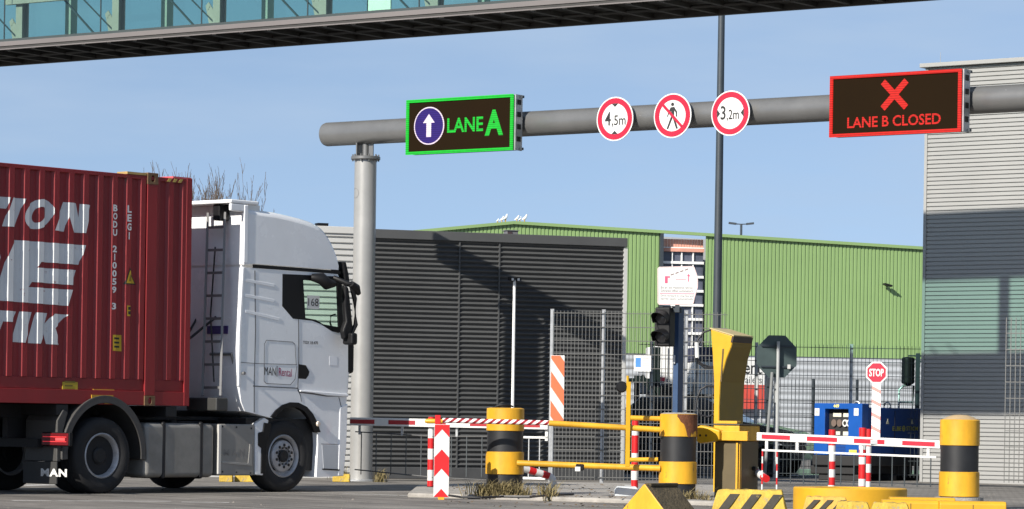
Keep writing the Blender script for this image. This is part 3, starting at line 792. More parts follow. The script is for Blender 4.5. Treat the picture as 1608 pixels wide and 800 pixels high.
# yellow pocket plates on the bottom rail
YPL = mat('pocket_plate_yellow', (0.50, 0.27, 0.02), 0.6, var=0.3, scale=8)
x0, za = S(143, 634, CY); x1, zb2 = S(177, 621, CY); hx = S(159, 630, CY)
m = MB(); m.prism([(x0, za), (hx[0] - .05, za), (hx[0] - .045, za + .05), (hx[0], za + .07), (hx[0] + .045, za + .05), (hx[0] + .05, za), (x1, za), (x1, zb2), (x0, zb2)], CY - 0.012, CY - 0.001); m.build('pocket_plate', YPL, con)
x0, za = S(147, 618.5, CY); x1, zb2 = S(180, 612, CY)
m = MB(); m.box(x0, x1, CY + 0.006, CY + 0.019, za, zb2); m.build('pocket_plate', YPL, con)
x0, za = S(99, 616, CY); x1, zb2 = S(123, 600.5, CY)
m = MB(); m.box(x0, x1, CY + 0.010, CY + 0.019, za, zb2); m.build('info_plate', mat('info_plate_yellow', (0.42, 0.30, 0.02), 0.6), con)
for i in range(3): m = MB(); m.box(x0 + .03, x1 - .05 - .04 * (i % 2), CY + 0.007, CY + 0.0095, za + .025 + .05 * i, za + .045 + .05 * i); m.build('info_plate_text', mat('plate_print', (.16, .11, .015), .6) if i == 0 else bpy.data.materials['plate_print'], con)

def on_ribs(name, polys, mt, proud=0.003, parent=con):
    """Paint a flat outline (x, z polygons) on the ribbed side: cut at every fold and laid 3 mm proud of the steel."""
    bm = bmesh.new()
    for vs, fs in polys:
        bv = [bm.verts.new((x, 0, z)) for x, z in vs]
        for f in fs:
            try: bm.faces.new([bv[i] for i in f])
            except ValueError: pass
    xs = [v.co.x for v in bm.verts]
    for xc in cbreaks(min(xs), max(xs)):
        bmesh.ops.bisect_plane(bm, geom=bm.verts[:] + bm.edges[:] + bm.faces[:], plane_co=(xc, 0, 0), plane_no=(1, 0, 0))
    for v in bm.verts: v.co.y = CY + cprof(v.co.x) - proud
    me = bpy.data.meshes.new(name); bm.to_mesh(me); bm.free(); me.materials.append(mt)
    return link(bpy.data.objects.new(name, me), parent)
def poly(pts): return ([S(x, y, CY) for x, y in pts], [tuple(range(len(pts)))])
def ring(out, inn):
    n = len(out); vs = [S(x, y, CY) for x, y in out] + [S(x, y, CY) for x, y in inn]
    return (vs, [(i, (i + 1) % n, (i + 1) % n + n, i + n) for i in range(n)])
def obl(cx, cy, rx, ry, sh, n=36): return [(cx + rx * math.cos(a) - sh * ry * math.sin(a), cy + ry * math.sin(a) + 0.05 * rx * math.cos(a)) for a in [2 * math.pi * i / n for i in range(n)]]
# first line: ... T I O N
on_ribs('letter_t', [poly([(-40, 306), (17, 310), (12, 328), (1, 327), (-10, 352), (-30, 351), (-18, 326), (-46, 324)])], LETTER)
on_ribs('letter_i', [poly([(21, 310.5), (41, 312.5), (25, 356.5), (6, 355.5)])], LETTER)
on_ribs('letter_o', [ring(obl(62.5, 336.5, 22.5, 23.5, .28), obl(62.5, 337.5, 9, 12.5, .30))], LETTER)
on_ribs('letter_n', [poly([(102, 317.5), (122, 319.5), (126, 342), (128, 320.5), (144.5, 322.5), (135, 366.5), (116, 365), (109, 340), (103, 364), (86.5, 362)])], LETTER)
# second line: a letter cut by the frame, then E
on_ribs('letter_d', [ring([(-75, 374), (-20, 376), (-2, 386), (4, 404), (-6, 440), (-22, 466), (-45, 474), (-100, 470)], [(-55, 392), (-30, 394), (-22, 400), (-20, 412), (-28, 436), (-38, 452), (-50, 456), (-72, 454)])], LETTER)
on_ribs('letter_e', [poly([(24, 377), (135, 385.5), (126, 416), (65, 411.5), (59, 420.5), (122, 424.5), (115, 448), (53, 443), (48, 451), (114.5, 455.5), (107, 480.5), (-8, 471.5), (14, 400)])], LETTER)
# third line: ... T I K
on_ribs('letter_t', [poly([(-40, 484), (28, 489.5), (21, 506), (8, 505), (-6, 540), (-26, 539), (-12, 504), (-46, 501)])], LETTER)
on_ribs('letter_i', [poly([(33, 489.5), (52.5, 490.5), (40, 538.5), (20, 537)])], LETTER)
on_ribs('letter_k', [poly([(58, 491), (77, 492), (72.5, 509), (86, 493), (108, 494.5), (87, 515.5), (95, 542), (75, 540.5), (70, 522), (64, 540), (45, 539)])], LETTER)
def ribtext(name, body, px, ytop, ybot, w):
    xs_ = S(px, (ytop + ybot) / 2, CY)[0]; j_ = round((xs_ - PH) / PITCH - .29); xc_ = PH + (j_ + .29) * PITCH
    chars = list(body); n = len(chars); polys = []
    for i, ch in enumerate(chars):
        if ch == ' ': continue
        y0 = ytop + (ybot - ytop) * i / n; y1 = ytop + (ybot - ytop) * (i + 0.82) / n
        uv, fs = text_mesh(ch, .035)
        ww = w * (0.25 if ch in 'I1' else 1)
        za_, zb_ = S(px, y1, CY)[1], S(px, y0, CY)[1]; wm = ww * .0125
        polys.append(([(xc_ - wm / 2 + wm * u, za_ + (zb_ - za_) * v) for u, v in uv], fs))
    return on_ribs(name, polys, LETTER, .006)
ribtext('container_number', 'BODU 210059 3', 184.5, 322, 489, 6)
ribtext('container_number', 'LEGI', 204.8, 323, 379, 6)
DECAL = mat('decal_yellow', (0.55, 0.36, 0.015), 0.55)
on_ribs('warning_triangle', [poly([(204, 420), (216, 447.5), (195.5, 446.5)])], INK, 0.003)
on_ribs('warning_triangle', [poly([(204.2, 424), (214, 445.5), (198, 445)])], DECAL, 0.005)
on_ribs('warning_triangle', [poly([(204, 430), (207, 442.5), (202, 442)])], mat('decal_dark', (0.2, 0.13, 0.01), 0.6), 0.007)
on_ribs('decal', [poly([(199.5, 480), (206, 480.5), (207.5, 484), (207.5, 497), (199.5, 496.5)])], DECAL)
on_ribs('decal_text', [poly([(201, 482), (206, 482), (206, 487), (201, 487)]), poly([(201, 489), (206, 489), (206, 494.5), (201, 494)])], INK, 0.005)
on_ribs('decal', [poly([(177, 526), (193.5, 526.5), (193.5, 552), (177, 551)])], DECAL)
on_ribs('decal_text', [poly([(179, 530 + 6.5 * i), (190, 530.5 + 6.5 * i), (190, 533.5 + 6.5 * i), (179, 533 + 6.5 * i)]) for i in range(3)], INK, 0.005)

# ------------------------------------------------------------------ container chassis (trailer)
trl = thing('container_trailer', TF, 'black skeletal semi-trailer carrying the red container, deep in shade', 'trailer')
m = MB()
for y in (0.75, 1.65): m.box(x_rear + 0.3, x_end - 0.1, y, y + 0.14, 0.98, cz0 - 0.005)
for x in (x_end - 0.3, -0.7, -3.2, -6, -9, -11.4): m.box(x - 0.1, x + 0.1, 0.05, 2.44, 1.02, cz0 - 0.006)
m.build('frame', UNDER, trl, bevel=0.01)
m = MB()
for y in (0.5, 1.85): m.box(-2.5, -2.3, y, y + 0.16, 0.16, 1.0); m.box(-2.6, -2.2, y - 0.08, y + 0.24, 0.10, 0.16)
m.build('landing_gear', UNDER, trl)
def wheel(parent, x, yf, r, w, deep, rimmat=RIMM):
    wv = sub('wheel', parent, (x, yf, r))
    m = MB(); m.lathe([(r * .60, 0.035), (r * .66, 0.012), (r * .80, 0.0), (r * .93, 0.012), (r * .985, 0.04), (r, 0.09), (r, w - 0.09), (r * .985, w - .04), (r * .93, w - .012), (r * .6, w)], (0, 0, 0), 'y', 56, caps=False)
    for i in range(3): m.lathe([(r * 1.0005, 0.10 + i * 0.04), (r * 1.004, 0.104 + i * .04), (r * 1.004, 0.122 + i * .04), (r * 1.0005, 0.126 + i * 0.04)], (0, 0, 0), 'y', 56)
    m.build('tyre', RUBBER, wv, smooth=40)
    m = MB(); rr = r * .60
    if deep:
        m.lathe([(rr, 0.03), (rr - .015, 0.022), (rr - .03, 0.035), (rr - .04, 0.09), (rr - .085, 0.20), (rr - .10, 0.215), (rr - .17, 0.20), (0.001, 0.20)], (0, 0, 0), 'y', 48, caps=False)
    else:
        m.lathe([(rr, 0.03), (rr - .015, 0.02), (rr - .03, 0.035), (rr - .05, 0.075), (rr - .075, 0.085), (rr - .085, 0.04), (rr - .12, 0.02), (rr - .17, 0.02), (rr - .185, 0.05), (0.001, 0.05)], (0, 0, 0), 'y', 48, caps=False)
    m.build('rim', rimmat, wv, smooth=40)
    m = MB()
    if deep:
        for i in range(8):
            a = 2 * math.pi * i / 8; m.prism([(0.165 * math.cos(a) + .036 * math.cos(q * .63), 0.165 * math.sin(a) + .036 * math.sin(q * .63)) for q in range(10)], 0.192, 0.198)
        m.lathe([(0.11, 0.198), (0.11, 0.08), (0.085, 0.06), (0.001, 0.06)], (0, 0, 0), 'y', 24)
    else:
        m.lathe([(0.085, 0.049), (0.085, 0.02), (0.07, 0.01), (0.001, 0.012)], (0, 0, 0), 'y', 24)
        for i in range(10):
            a = 2 * math.pi * (i + .5) / 10; m.prism([(0.152 * math.cos(a) + .021 * math.cos(q * .785), 0.152 * math.sin(a) + .021 * math.sin(q * .785)) for q in range(8)], 0.012, 0.0195)
    rb_ = 0.125 if deep else 0.115
    for i in range(10):
        a = 2 * math.pi * i / 10; m.cyl((rb_ * math.cos(a), 0.185 if deep else 0.004, rb_ * math.sin(a)), (rb_ * math.cos(a), 0.199 if deep else 0.0195, rb_ * math.sin(a)), 0.013, n=6)
    m.build('hub', UNDER, wv, smooth=30)
    return wv
for x in (-6.3, -7.6, -8.9):
    wheel(trl, x, 0.03, 0.5, 0.33, True); wheel(trl, x, 2.12, 0.5, 0.33, True)
wheel(trl, -4.95, 2.1, 0.5, 0.33, True)
k, z = S(20, 637, 1.2)
m = MB(); m.prism([(k, z), (k + 0.30, z + 0.01), (k + 0.33, z - 0.03), (k + 0.30, z - .10), (k + .2, z - .08)], 1.18, 1.2); m.build('light_bracket', mat('bracket_white', (0.8, 0.8, 0.75), 0.6), trl)

# ------------------------------------------------------------------ tractor unit
trk = thing('truck', TF, 'white high roof truck pulling the red container, waiting before the gantry post', 'truck')
def Sq(pts, off=0.0): return [S(x, y, off) for x, y in pts]
SECS = [(0.0, .045), (.012, .018), (.05, 0.0), (.25, -.006), (.7, -.012), (1.25, -.014), (1.8, -.012), (2.25, -.006), (2.45, 0.0), (2.488, .018), (2.5, .045)]
def skin(mb, prof, fx0=4.35, roofz=None, bulge=.20, crown=.06, open_edges=(), holes=()):
    cxp = sum(p[0] for p in prof) / len(prof); czp = sum(p[1] for p in prof) / len(prof)
    n = len(prof); rows = []
    def mod(p, y, ins):
        x, z = p
        t = 1 - ((y - 1.25) / 1.25) ** 2
        if x > fx0: x += bulge * t * min(1, (x - fx0) / .35) - ins * 1.0
        else: x += ins * (0.3 if p[0] < cxp else 0)
        if roofz and z > roofz: z += crown * t * min(1, (z - roofz) / .5) - ins * 1.6
        return (x, y, z)
    vs = []
    for y, ins in SECS: vs += [mod(p, y, max(ins, 0)) for p in prof]
    fs = []
    for j in range(len(SECS) - 1):
        for i in range(n):
            if i in open_edges: continue
            fs.append((j * n + i, j * n + (i + 1) % n, (j + 1) * n + (i + 1) % n, (j + 1) * n + i))
    mb.add(vs, fs)
    for j, y in ((0, 0.0), (len(SECS) - 1, 2.5)):
        base = [mod(p, y, SECS[j][1]) for p in prof]
        loops = [base] + [[(x, y, z) for x, z in h] for h in holes]
        flat = [p for l in loops for p in l]
        tris = tessellate_polygon([[Vector((p[0], p[2], 0)) for p in l] for l in loops])
        mb.add(flat, [tuple(t) for t in tris])
win = Sq([(476, 440), (529, 444.5), (531.5, 514), (507.5, 509.5), (496, 502.5), (479.5, 499.5)])
BELT = [(382, 416), (400, 417), (534, 427.5)]
lower = Sq([(382.5, 420), (400, 421.5), (534, 431), (540, 447), (547, 500), (550, 540), (550, 585), (548.5, 612), (546.5, 628), (545, 640), (543, 700), (538.5, 748), (497, 749.5), (499.5, 700), (499, 682), (495.5, 664), (489.5, 650), (480, 639.5), (468, 634), (455, 633), (443, 637), (432, 647), (426, 657), (383.5, 646), (378, 632), (374.5, 607), (376, 560)])
m = MB(); skin(m, lower, open_edges=(2, 3, 4, 5), holes=[win]); m.build('cab_body', WHITE, trk, smooth=28, recalc=False)
upper = Sq([(382.5, 415.5), (384, 360), (386, 327), (411, 331.5), (433, 334.5), (455, 339.5), (473, 344), (490, 349.5), (500, 354.5), (508, 360), (515.5, 370), (522, 382), (528, 397), (532, 410), (534.5, 424.5), (400, 414.5)])
m = MB(); skin(m, upper, roofz=S(455, 345)[1] - 0.55, crown=.07); m.build('roof_fairing', WHITE, trk, smooth=40, recalc=False)
# black line under the roof fairing
m = MB(); q = Sq([(399, 415.5), (534, 425.8), (534.5, 430.5), (399, 421)]); m.prism(q, -0.006, 0.03); m.build('belt_line', BLACKP, trk)
# windscreen, glass, window surround
m = MB(); w0 = Sq([(534, 431), (540, 447), (547, 500), (550, 540), (550, 585)])
vs = []; rows = [(y, 1 - ((y - 1.25) / 1.25) ** 2) for y in (.05, .25, .7, 1.25, 1.8, 2.25, 2.45)]
for x, z in w0:
    for y, t_ in rows: vs.append((x + .20 * t_ - 0.004, y, z))
nr = len(rows); m.add(vs, [(i * nr + j, i * nr + j + 1, (i + 1) * nr + j + 1, (i + 1) * nr + j) for i in range(len(w0) - 1) for j in range(nr - 1)])
m.build('windscreen', GLASSC, trk, recalc=False)
for y0, y1 in ((-0.004, 0.02), (2.48, 2.504)):
    m = MB(); m.prism(Sq([(443.5, 430.5), (467, 431.5), (530, 434.5), (536, 438), (541, 521.5), (531, 523), (521, 520.5), (504, 509.5), (490, 504), (460, 500.8), (443, 481)]), y0, y1, holes=[win]); m.build('window_surround', BLACKP, trk, bevel=0.003)
    m = MB(); m.prism(win, y0 + 0.008, y0 + 0.012); m.build('side_window', GLASSC, trk, smooth=0)
a = S(477.5, 485, .06); b = S(497, 465, .06)
m = MB(); m.box(a[0], b[0], 0.0005, 0.003, a[1], b[1]); o = m.build('number_card', SIGNW, trk, smooth=0)
lettering('number_card_text', '168', a[0] + .02, b[0] - .02, a[1] + .04, b[1] - .04, -0.001, INK, trk, bold=0.0)
# door: seams, handle, lower sill
SEAM = mat('seam_dark', (0.10, 0.105, 0.115), 0.6)
def seam(name, pts, w=0.014, y=-0.003, mt=SEAM):
    m = MB(); q = Sq(pts)
    for (xa, za), (xb, zb2) in zip(q[:-1], q[1:]): m.bar((xa, y, za), (xb, y, zb2), w, 0.003, up=(0, 1, 0))
    return m.build(name, mt, trk, smooth=0)
door = sub('door', trk)
seam('door_seam', [(468.5, 502), (469, 560), (467.5, 610), (470, 617)]).parent = door
seam('door_seam', [(470, 616), (490, 618.5), (512, 622), (543, 622)], 0.02).parent = door
m = MB(); m.prism(Sq([(468.5, 572), (480, 574), (485.5, 584), (484, 590), (480, 595.5), (468, 594.5)]), -0.008, 0.0); o = m.build('handle', BLACKP, door, bevel=0.004)
m = MB(); q = Sq([(470, 613), (545, 619), (545, 623.5), (512, 621.5), (490, 617.5), (470, 615.5)]); m.prism(q, -0.028, 0.02); o = m.build('door_sill', WHITE, door, bevel=0.01)
seam('panel_seam', [(397, 606.5), (467.5, 610)]); seam('panel_seam', [(400, 425), (401, 520), (399, 600), (399, 648)], 0.016)
seam('panel_seam', [(376, 569), (399, 571), (466, 573)], 0.008); seam('hatch_seam', [(416, 539), (418, 534.5), (459, 537.5), (463, 541), (465, 574)], 0.008); seam('hatch_seam', [(415, 539), (414.5, 599), (418, 602.5), (456, 604.5), (463, 596), (466, 575)], 0.008)
seam('wheel_arch_seam', [(467, 612), (472, 622), (473, 631)], 0.012)
seam('bumper_seam', [(504, 697.5), (541, 698.5)], 0.008); seam('bumper_seam', [(532, 624), (536, 640), (534, 697)], 0.01)
# soft pressed ribs behind the door window
for i, y in enumerate((447, 471, 496)):
    m = MB(); xa, za = S(384 + (i == 2), y - 7); xb, zb2 = S(431 + 8 * (i == 2), y + 2 + 4 * (i == 2))
    m.bar((xa, -.0, za), (xb, -.0, zb2), 0.045, 0.012, up=(0, 1, 0)); m.build('pressed_rib', WHITE, trk, bevel=0.0055)
# rear edge air deflector strip
m = MB(); q = Sq([(381, 420), (384.5, 420), (379.5, 520), (377.5, 607), (373.5, 607), (375, 520)]); m.prism(q, -0.008, 0.03); m.build('air_deflector', WHITE, trk, bevel=0.012)
m = MB(); q = Sq([(383.5, 322), (390, 322), (389, 414), (382, 414)]); m.prism(q, -0.01, 0.06); m.build('air_deflector', WHITE, trk, bevel=0.015)
# lettering on the hatch and door
a = S(415, 589, 0); b = S(433, 577, 0); lettering('lettering', 'MAN', a[0], b[0], a[1], b[1], -0.005, INK, trk, bold=0.0, zr=-0.005)
a = S(434.2, 591.5); b = S(435.2, 575); m = MB(); m.box(a[0], b[0], -0.006, -0.001, a[1], b[1]); m.build('lettering_bar', INK, trk)
a = S(437.5, 590.5, 0); b = S(458, 578.5, 0); lettering('lettering', 'Rental', a[0], b[0], a[1], b[1], -0.005, mat('lettering_magenta', (0.35, 0.01, 0.10), 0.5), trk, bold=0.0, zr=-0.01)
a = S(475.5, 540.5); b = S(499, 536.5); lettering('lettering', 'TGX 18.470', a[0], b[0], a[1], b[1], -0.005, mat('badge_grey', (0.12, 0.12, 0.13), 0.4), trk, bold=0.03)
a = S(517, 574); b = S(529, 560); m = MB(); m.box(a[0], b[0], -0.003, -0.0008, a[1], b[1]); m.build('sticker', mat('sticker_pale', (0.82, 0.83, 0.85), 0.5), trk)
# step recess in the bumper and wheel arch trim
m = MB(); m.prism(Sq([(505.5, 699), (532, 700), (531, 737), (508, 736)]), -0.004, 0.0); m.build('step_panel', mat('step_grey', (0.50, 0.52, 0.54), 0.4), trk, bevel=0.003)
m = MB(); m.prism(Sq([(506, 736), (533, 737.5), (533, 739.5), (506, 738)]), -0.012, 0.0); m.build('step_lip', BLACKP, trk)
outer = [(424, 655), (432, 644.5), (443, 636), (455, 632), (468, 632.5), (481, 639), (490.5, 650), (497, 663), (502.5, 679)]
inner = [(495, 679.5), (490.5, 668), (484.5, 656), (476, 646), (466, 640.5), (455, 639.5), (446, 642), (436, 649.5), (430, 656.5)]
m = MB(); m.prism(Sq(outer + inner), -0.02, 0.06); m.build('wheel_arch', BLACKP, trk, bevel=0.008)
k, z = S(498, 666); m = MB(); m.lathe([(0.001, -.03), (.03, -.028), (.04, -.01), (.04, 0.0)], (k, -0.01, z), 'y', 16); m.build('side_marker', mat('marker_lens', (0.7, 0.6, 0.5), 0.2), trk)
# front bumper corner and sun visor
m = MB(); q = Sq([(533, 640), (545.5, 634), (543.5, 700), (539, 748), (530, 748), (531.5, 700)]); m.prism(q, -0.012, 0.02); m.build('bumper_corner', WHITE, trk, bevel=0.015)
m = MB(); a = S(535, 404, .3); b = S(540, 440, .3)
m.prism(Sq([(537, 411), (541.5, 412), (546, 432), (547.5, 447), (541, 446), (539, 428)]), -.03, .25); m.build('sun_visor', BLACKP, trk, bevel=.015)
# mirrors
mir = sub('mirror', trk)
m = MB()
q = Sq([(541, 447), (547, 452), (550, 480), (553.5, 515), (549, 528), (540, 534), (538, 520), (543, 505), (541, 480)], -0.2); m.prism(q, -0.22, -0.13); m.build('mirror_housing', BLACKP, mir, bevel=0.03)
a = S(533, 436, -.1); b = S(548, 446, -.2); c2 = S(556, 447, -.25); d2 = S(568, 462, -.25)
m = MB(); m.tube([(a[0], 0.02, a[1]), (b[0], -.18, b[1]), (c2[0], -.22, c2[1])], [.035, .04, .035], 10); m.build('mirror_arm', BLACKP, mir)
m = MB(); m.tube([(c2[0] - .03, -.22, c2[1] + .01), ((c2[0] + d2[0]) / 2, -.2, (c2[1] + d2[1]) / 2 + .01), (d2[0], -.2, d2[1])], [.045, .075, .03], 12); m.build('front_mirror', BLACKP, mir, smooth=60)
a = S(552, 450, -.2); b = S(557, 470, -.2); c2 = S(558.5, 510, -.2); d2 = S(548, 535, -.2)
m = MB(); m.tube([(a[0], -.2, a[1]), (b[0], -.2, b[1]), (c2[0], -.2, c2[1]), (d2[0], -.18, d2[1])], .034, 8); m.build('mirror_frame', BLACKP, mir)
a = S(537, 534, -.1); b = S(546, 542, -.1); m = MB(); m.box(a[0], b[0], -.3, -.1, b[1], a[1] + .1); m.build('mirror_foot', BLACKP, mir, bevel=.03)
a = S(497, 435.5, -.12); b = S(512, 444, -.12); c2 = S(524, 446, -.12)
m = MB(); m.tube([(a[0], -.02, a[1]), ((a[0] + b[0]) / 2, -.12, (a[1] + b[1]) / 2 + .02), (b[0], -.14, b[1] - .02), (c2[0], -.12, c2[1])], [.05, .085, .085, .05], 12); m.build('ramp_mirror', BLACKP, mir, smooth=60)
# far side mirror
m = MB(); q = Sq([(541, 447), (550, 452), (553, 515), (541, 530)], -0.2); m.prism(q, 2.62, 2.84); m.build('mirror_housing', BLACKP, mir, bevel=0.03)
# inside the cab
m = MB(); x5 = S(537, 520)[0]; z5 = S(537, 520)[1]
m.box(x5 - .15, x5 + .38, 0.1, 2.4, z5 - .6, z5 - .08); m.build('dashboard', BLACKP, trk, bevel=.05)
m = MB()
for y in (.35, 1.65): m.box(S(455, 500)[0], S(470, 500)[0], y, y + .5, z5 - .5, z5 + .35); m.box(S(455, 500)[0], S(490, 500)[0], y, y + .5, z5 - .55, z5 - .35)
m.build('seat', BLACK, trk, bevel=.06)
m = MB(); k, z = S(526, 518); k2, z2 = S(527.5, 496); m.tube([(k, .05, z), (k - .05, .05, z + .1), (k2 - .05, .05, z2), (k2 + .04, .05, z2 + .02)], .012); m.build('grab_handle', BLACKP, trk)
# cab rear wall with rails, roof flap, ladder, hoses
xr = S(384, 450)[0]
m = MB()
for py in (413, 440, 470, 497, 520, 548, 575):
    zz = TF.rx(365, py, xr)[1]; m.box(xr - 0.008, xr + 0.02, 0.06, 2.44, zz - .008, zz + .008)
m.build('rear_panel_rib', mat('rear_grey', (0.52, 0.52, 0.51), 0.5), trk)
m = MB(); zz = TF.rx(365, 400, xr)[1]; zt_ = S(386, 327)[1]; zb2 = TF.rx(340, 600, xr)[1]
m.prismx([(0.05, zb2), (2.45, zb2), (2.45, zt_ - .12), (0.05, zt_ - .12)], xr - .006, xr + .03); m.build('rear_wall', WHITE_M, trk, smooth=0)
a = TF.rx(384, 316, xr - .1)
m = MB(); m.box(xr - .28, xr + .25, -0.0, 2.5, a[1] - .035, a[1] + .02); m.box(xr - .28, xr + .02, 0, .05, a[1] - .14, a[1] - .036); m.build('roof_flap', WHITE, trk, bevel=.018)
m = MB(); m.box(xr + .05, xr + .3, .03, 2.4, zt_ - .13, a[1] - .036); m.build('flap_infill', WHITE_M, trk)
m = MB(); q = TF.rx(350, 322, xr - .1); m.box(xr - .22, xr - .02, q[0] - .06, q[0] + .08, q[1] - .22, q[1]); m.build('rear_camera', BLACKP, trk, bevel=.02)
LADM = mat('ladder_aluminium', (0.17, 0.17, 0.17), 0.5, metal=.2)
lad = sub('ladder', trk)
x_t, x_b = xr - .10, xr - .42
def lp(px, py, t): x = x_t + (x_b - x_t) * t; y, z = TF.rx(px, py, x); return (x, y, z)
pr = [(lp(353.5, 334, 0), lp(346, 622, 1)), (lp(326.5, 335, 0), lp(318, 622, 1))]
for p0, p1 in pr:
    m = MB(); m.bar(p0, p1, .03, .065); m.build('rail', LADM, lad)
for i in range(8):
    t = .08 + i * .125; m = MB()
    a = Vector(pr[0][0]).lerp(Vector(pr[0][1]), t); b = Vector(pr[1][0]).lerp(Vector(pr[1][1]), t)
    m.bar(a, b, .03, .035); m.build('rung', LADM, lad)
m = MB()
a = TF.rx(338, 388, xr - .15); b = TF.rx(336, 600, xr - .3)
m.tube([(xr - .15, a[0], a[1]), (xr - .2, a[0] + .02, (a[1] + b[1]) / 2), (xr - .3, b[0], b[1])], .012)
m.tube([(xr - .05, .5, b[1] + .9), (xr - .5, .7, b[1] + .5), (xr - .8, .8, b[1] + .1), (xr - 1.1, .9, b[1] - .1)], .018)
for r_ in (.9, 1.1, 1.3): m.tube([(xr - .03, r_, 2.4), (xr - .35, r_ + .05, 1.9), (xr - .6, r_ + .1, 1.5), (xr - .9, r_ + .1, 1.3)], .016)
m.build('air_hose', CABLE, trk)
m = MB(); q = TF.rx(345, 518, xr - .03); m.box(xr - .08, xr - .012, q[0] - .2, q[0] + .2, q[1] - .06, q[1] + .05); m.build('rear_label', mat('label_violet', (0.05, 0.03, 0.14), .5), trk)
m = MB(); q = TF.rx(362, 570, xr - .1); m.tube([(xr - .02, q[0] - .2, q[1] - .14), (xr - .02, q[0] - .02, q[1] - .14), (xr - .1, q[0] - .02, q[1] + .12), (xr - .1, q[0] + .4, q[1] + .12)], .022); m.build('grab_rail', LADM, trk)
# chassis and tanks
m = MB()
for y in (.78, 1.62): m.box(-1.0, 4.6, y, y + .1, .72, .98)
m.box(-.9, 2.7, .3, 2.2, .60, .715); m.box(.4, 2.55, .55, 1.95, .985, 1.03); m.box(2.65, 4.55, .1, 2.4, .30, 1.02)
m.lathe([(.42, 1.05), (.42, 1.12), (.1, 1.15)], (0, 1.25, 0), 'z', 24)
m.build('chassis', UNDER, trk)
def side_box(name, pl, pr_, yt, yb, y1, mt, bev, y0=.03):
    a = S(pl, yt, y0); b = S(pr_, yb, y0); m = MB(); m.box(a[0], b[0], y0, y1, min(a[1], b[1]), max(a[1], b[1])); return m.build(name, mt, trk, bevel=bev, seg=4)
side_box('fuel_tank', 229, 337, 664, 750, .68, TANK, .07)
for px in (258, 317):
    a = S(px - 2.5, 663.5, .022); b = S(px + 2.5, 751, .022); m = MB(); m.box(a[0], b[0], .018, .70, b[1] - .01, a[1] + .012); m.build('tank_strap', BLACKP, trk, bevel=.06, seg=4)
m = MB(); k, z = S(275, 664, .2); m.cyl((k, .25, z - .03), (k, .25, z + .035), .06, n=20); m.build('tank_cap', BLACKP, trk, bevel=.01)
side_box('side_locker', 343, 399, 666, 747, .6, mat('locker_grey', (0.27, 0.26, 0.24), .5, metal=.2, var=.15), .02)
a = S(343, 667, .02); b = S(346.5, 745, .02); m = MB(); m.box(a[0], b[0], .012, .05, b[1], a[1]); m.build('locker_edge', mat('locker_edge_bright', (.6, .58, .54), .4, metal=.3), trk, bevel=.008)
a = S(351, 716, .03); b = S(385, 706, .03); lettering('embossed_lettering', 'M A N', a[0], b[0], a[1], b[1], .026, mat('emboss_grey', (.22, .21, .2), .5, metal=.2), trk, bold=.03)
m = MB(); m.prism(Sq([(348, 724), (389, 728), (392, 696), (395, 697), (395, 732), (348, 728)], .03), .022, .031); m.build('pressed_rib', mat('locker_rib', (.32, .31, .29), .45, metal=.2), trk, bevel=.004)
m = MB()
for px, py in ((349, 670), (371, 671), (394, 673), (349, 741), (371, 742), (393, 743)):
    k, z = S(px, py, .03); m.lathe([(.014, .022), (.01, .018), (.001, .018)], (k, 0, z), 'y', 8)
m.build('rivet', UNDER, trk)
m = MB(); m.prism(Sq([(399.5, 666), (414, 656), (421, 660), (414, 690), (412, 747), (399.5, 746)], .05), .03, .5); m.build('side_skirt', WHITE, trk, bevel=.015)
m = MB(); m.prism(Sq([(414, 664), (425, 666), (418, 700), (416, 744), (409, 744), (410, 704), (405, 700), (405, 680), (412, 678)], .03), .012, .3); m.build('step_bracket', BLACKP, trk, bevel=.008)
a = S(243, 648, .6); m = MB()
for i in range(4): m.cyl((a[0] + i * .045, .6, 1.0), (a[0] + i * .045, .6, a[1] + .05 - .02 * (i % 2)), .012, n=8)
m.build('valve_stem', STEEL, trk)
q = TF.rx(330, 634, xr - .5); m = MB(); m.box(xr - .62, xr - .4, q[0] - .25, q[0] + .35, q[1] - .1, q[1] + .08); m.build('battery_box', mat('box_grey', (.035, .035, .033), .5), trk, bevel=.02)
# wheels
wheel(trk, 0, .03, .5, .33, True); wheel(trk, 0, .38, .5, .3, True); wheel(trk, 0, 1.85, .5, .3, True); wheel(trk, 0, 2.17, .5, .3, True)
xf = S(450, 718)[0]
wheel(trk, xf, .03, .5, .32, False); wheel(trk, xf, 2.15, .5, .32, False)
# rear mudguard, flap, lamp
arc_o = [(.74 * math.cos(a), .5 + .79 * math.sin(a)) for a in [R(-4 + i * 188 / 26) for i in range(27)]]
arc_i = [(.70 * math.cos(a), .5 + .745 * math.sin(a)) for a in [R(184 - i * 188 / 26) for i in range(27)]]
m = MB(); m.prism(arc_o + arc_i, .0, .68); m.build('mudguard', GREYP, trk, bevel=.02)
m = MB(); arc_i2 = [(.64 * math.cos(a), .5 + .69 * math.sin(a)) for a in [R(184 - i * 188 / 26) for i in range(27)]]
m.prism([(x * .995, z) for x, z in arc_o] + arc_i2, .001, .02); m.build('mudguard_lip', GREYP, trk, bevel=.006)
xm = -.80
m = MB(); m.prism([(-.735, .42), (xm, .42), (xm, .95), (-.70, 1.10), (-.62, 1.06), (-.70, .8)], .03, .66); m.build('lamp_panel', mat('lamp_panel_grey', (.05, .048, .045), .6), trk, bevel=.015)
m = MB(); m.box(xm - .03, xm - .005, -.0, .66, .13, .42); m.build('mudflap', mat('flap_black', (.035, .034, .032), .7, var=.25), trk, bevel=.008)
a = TF.rx(64, 748, xm - .035); b = TF.rx(105, 737, xm - .035)
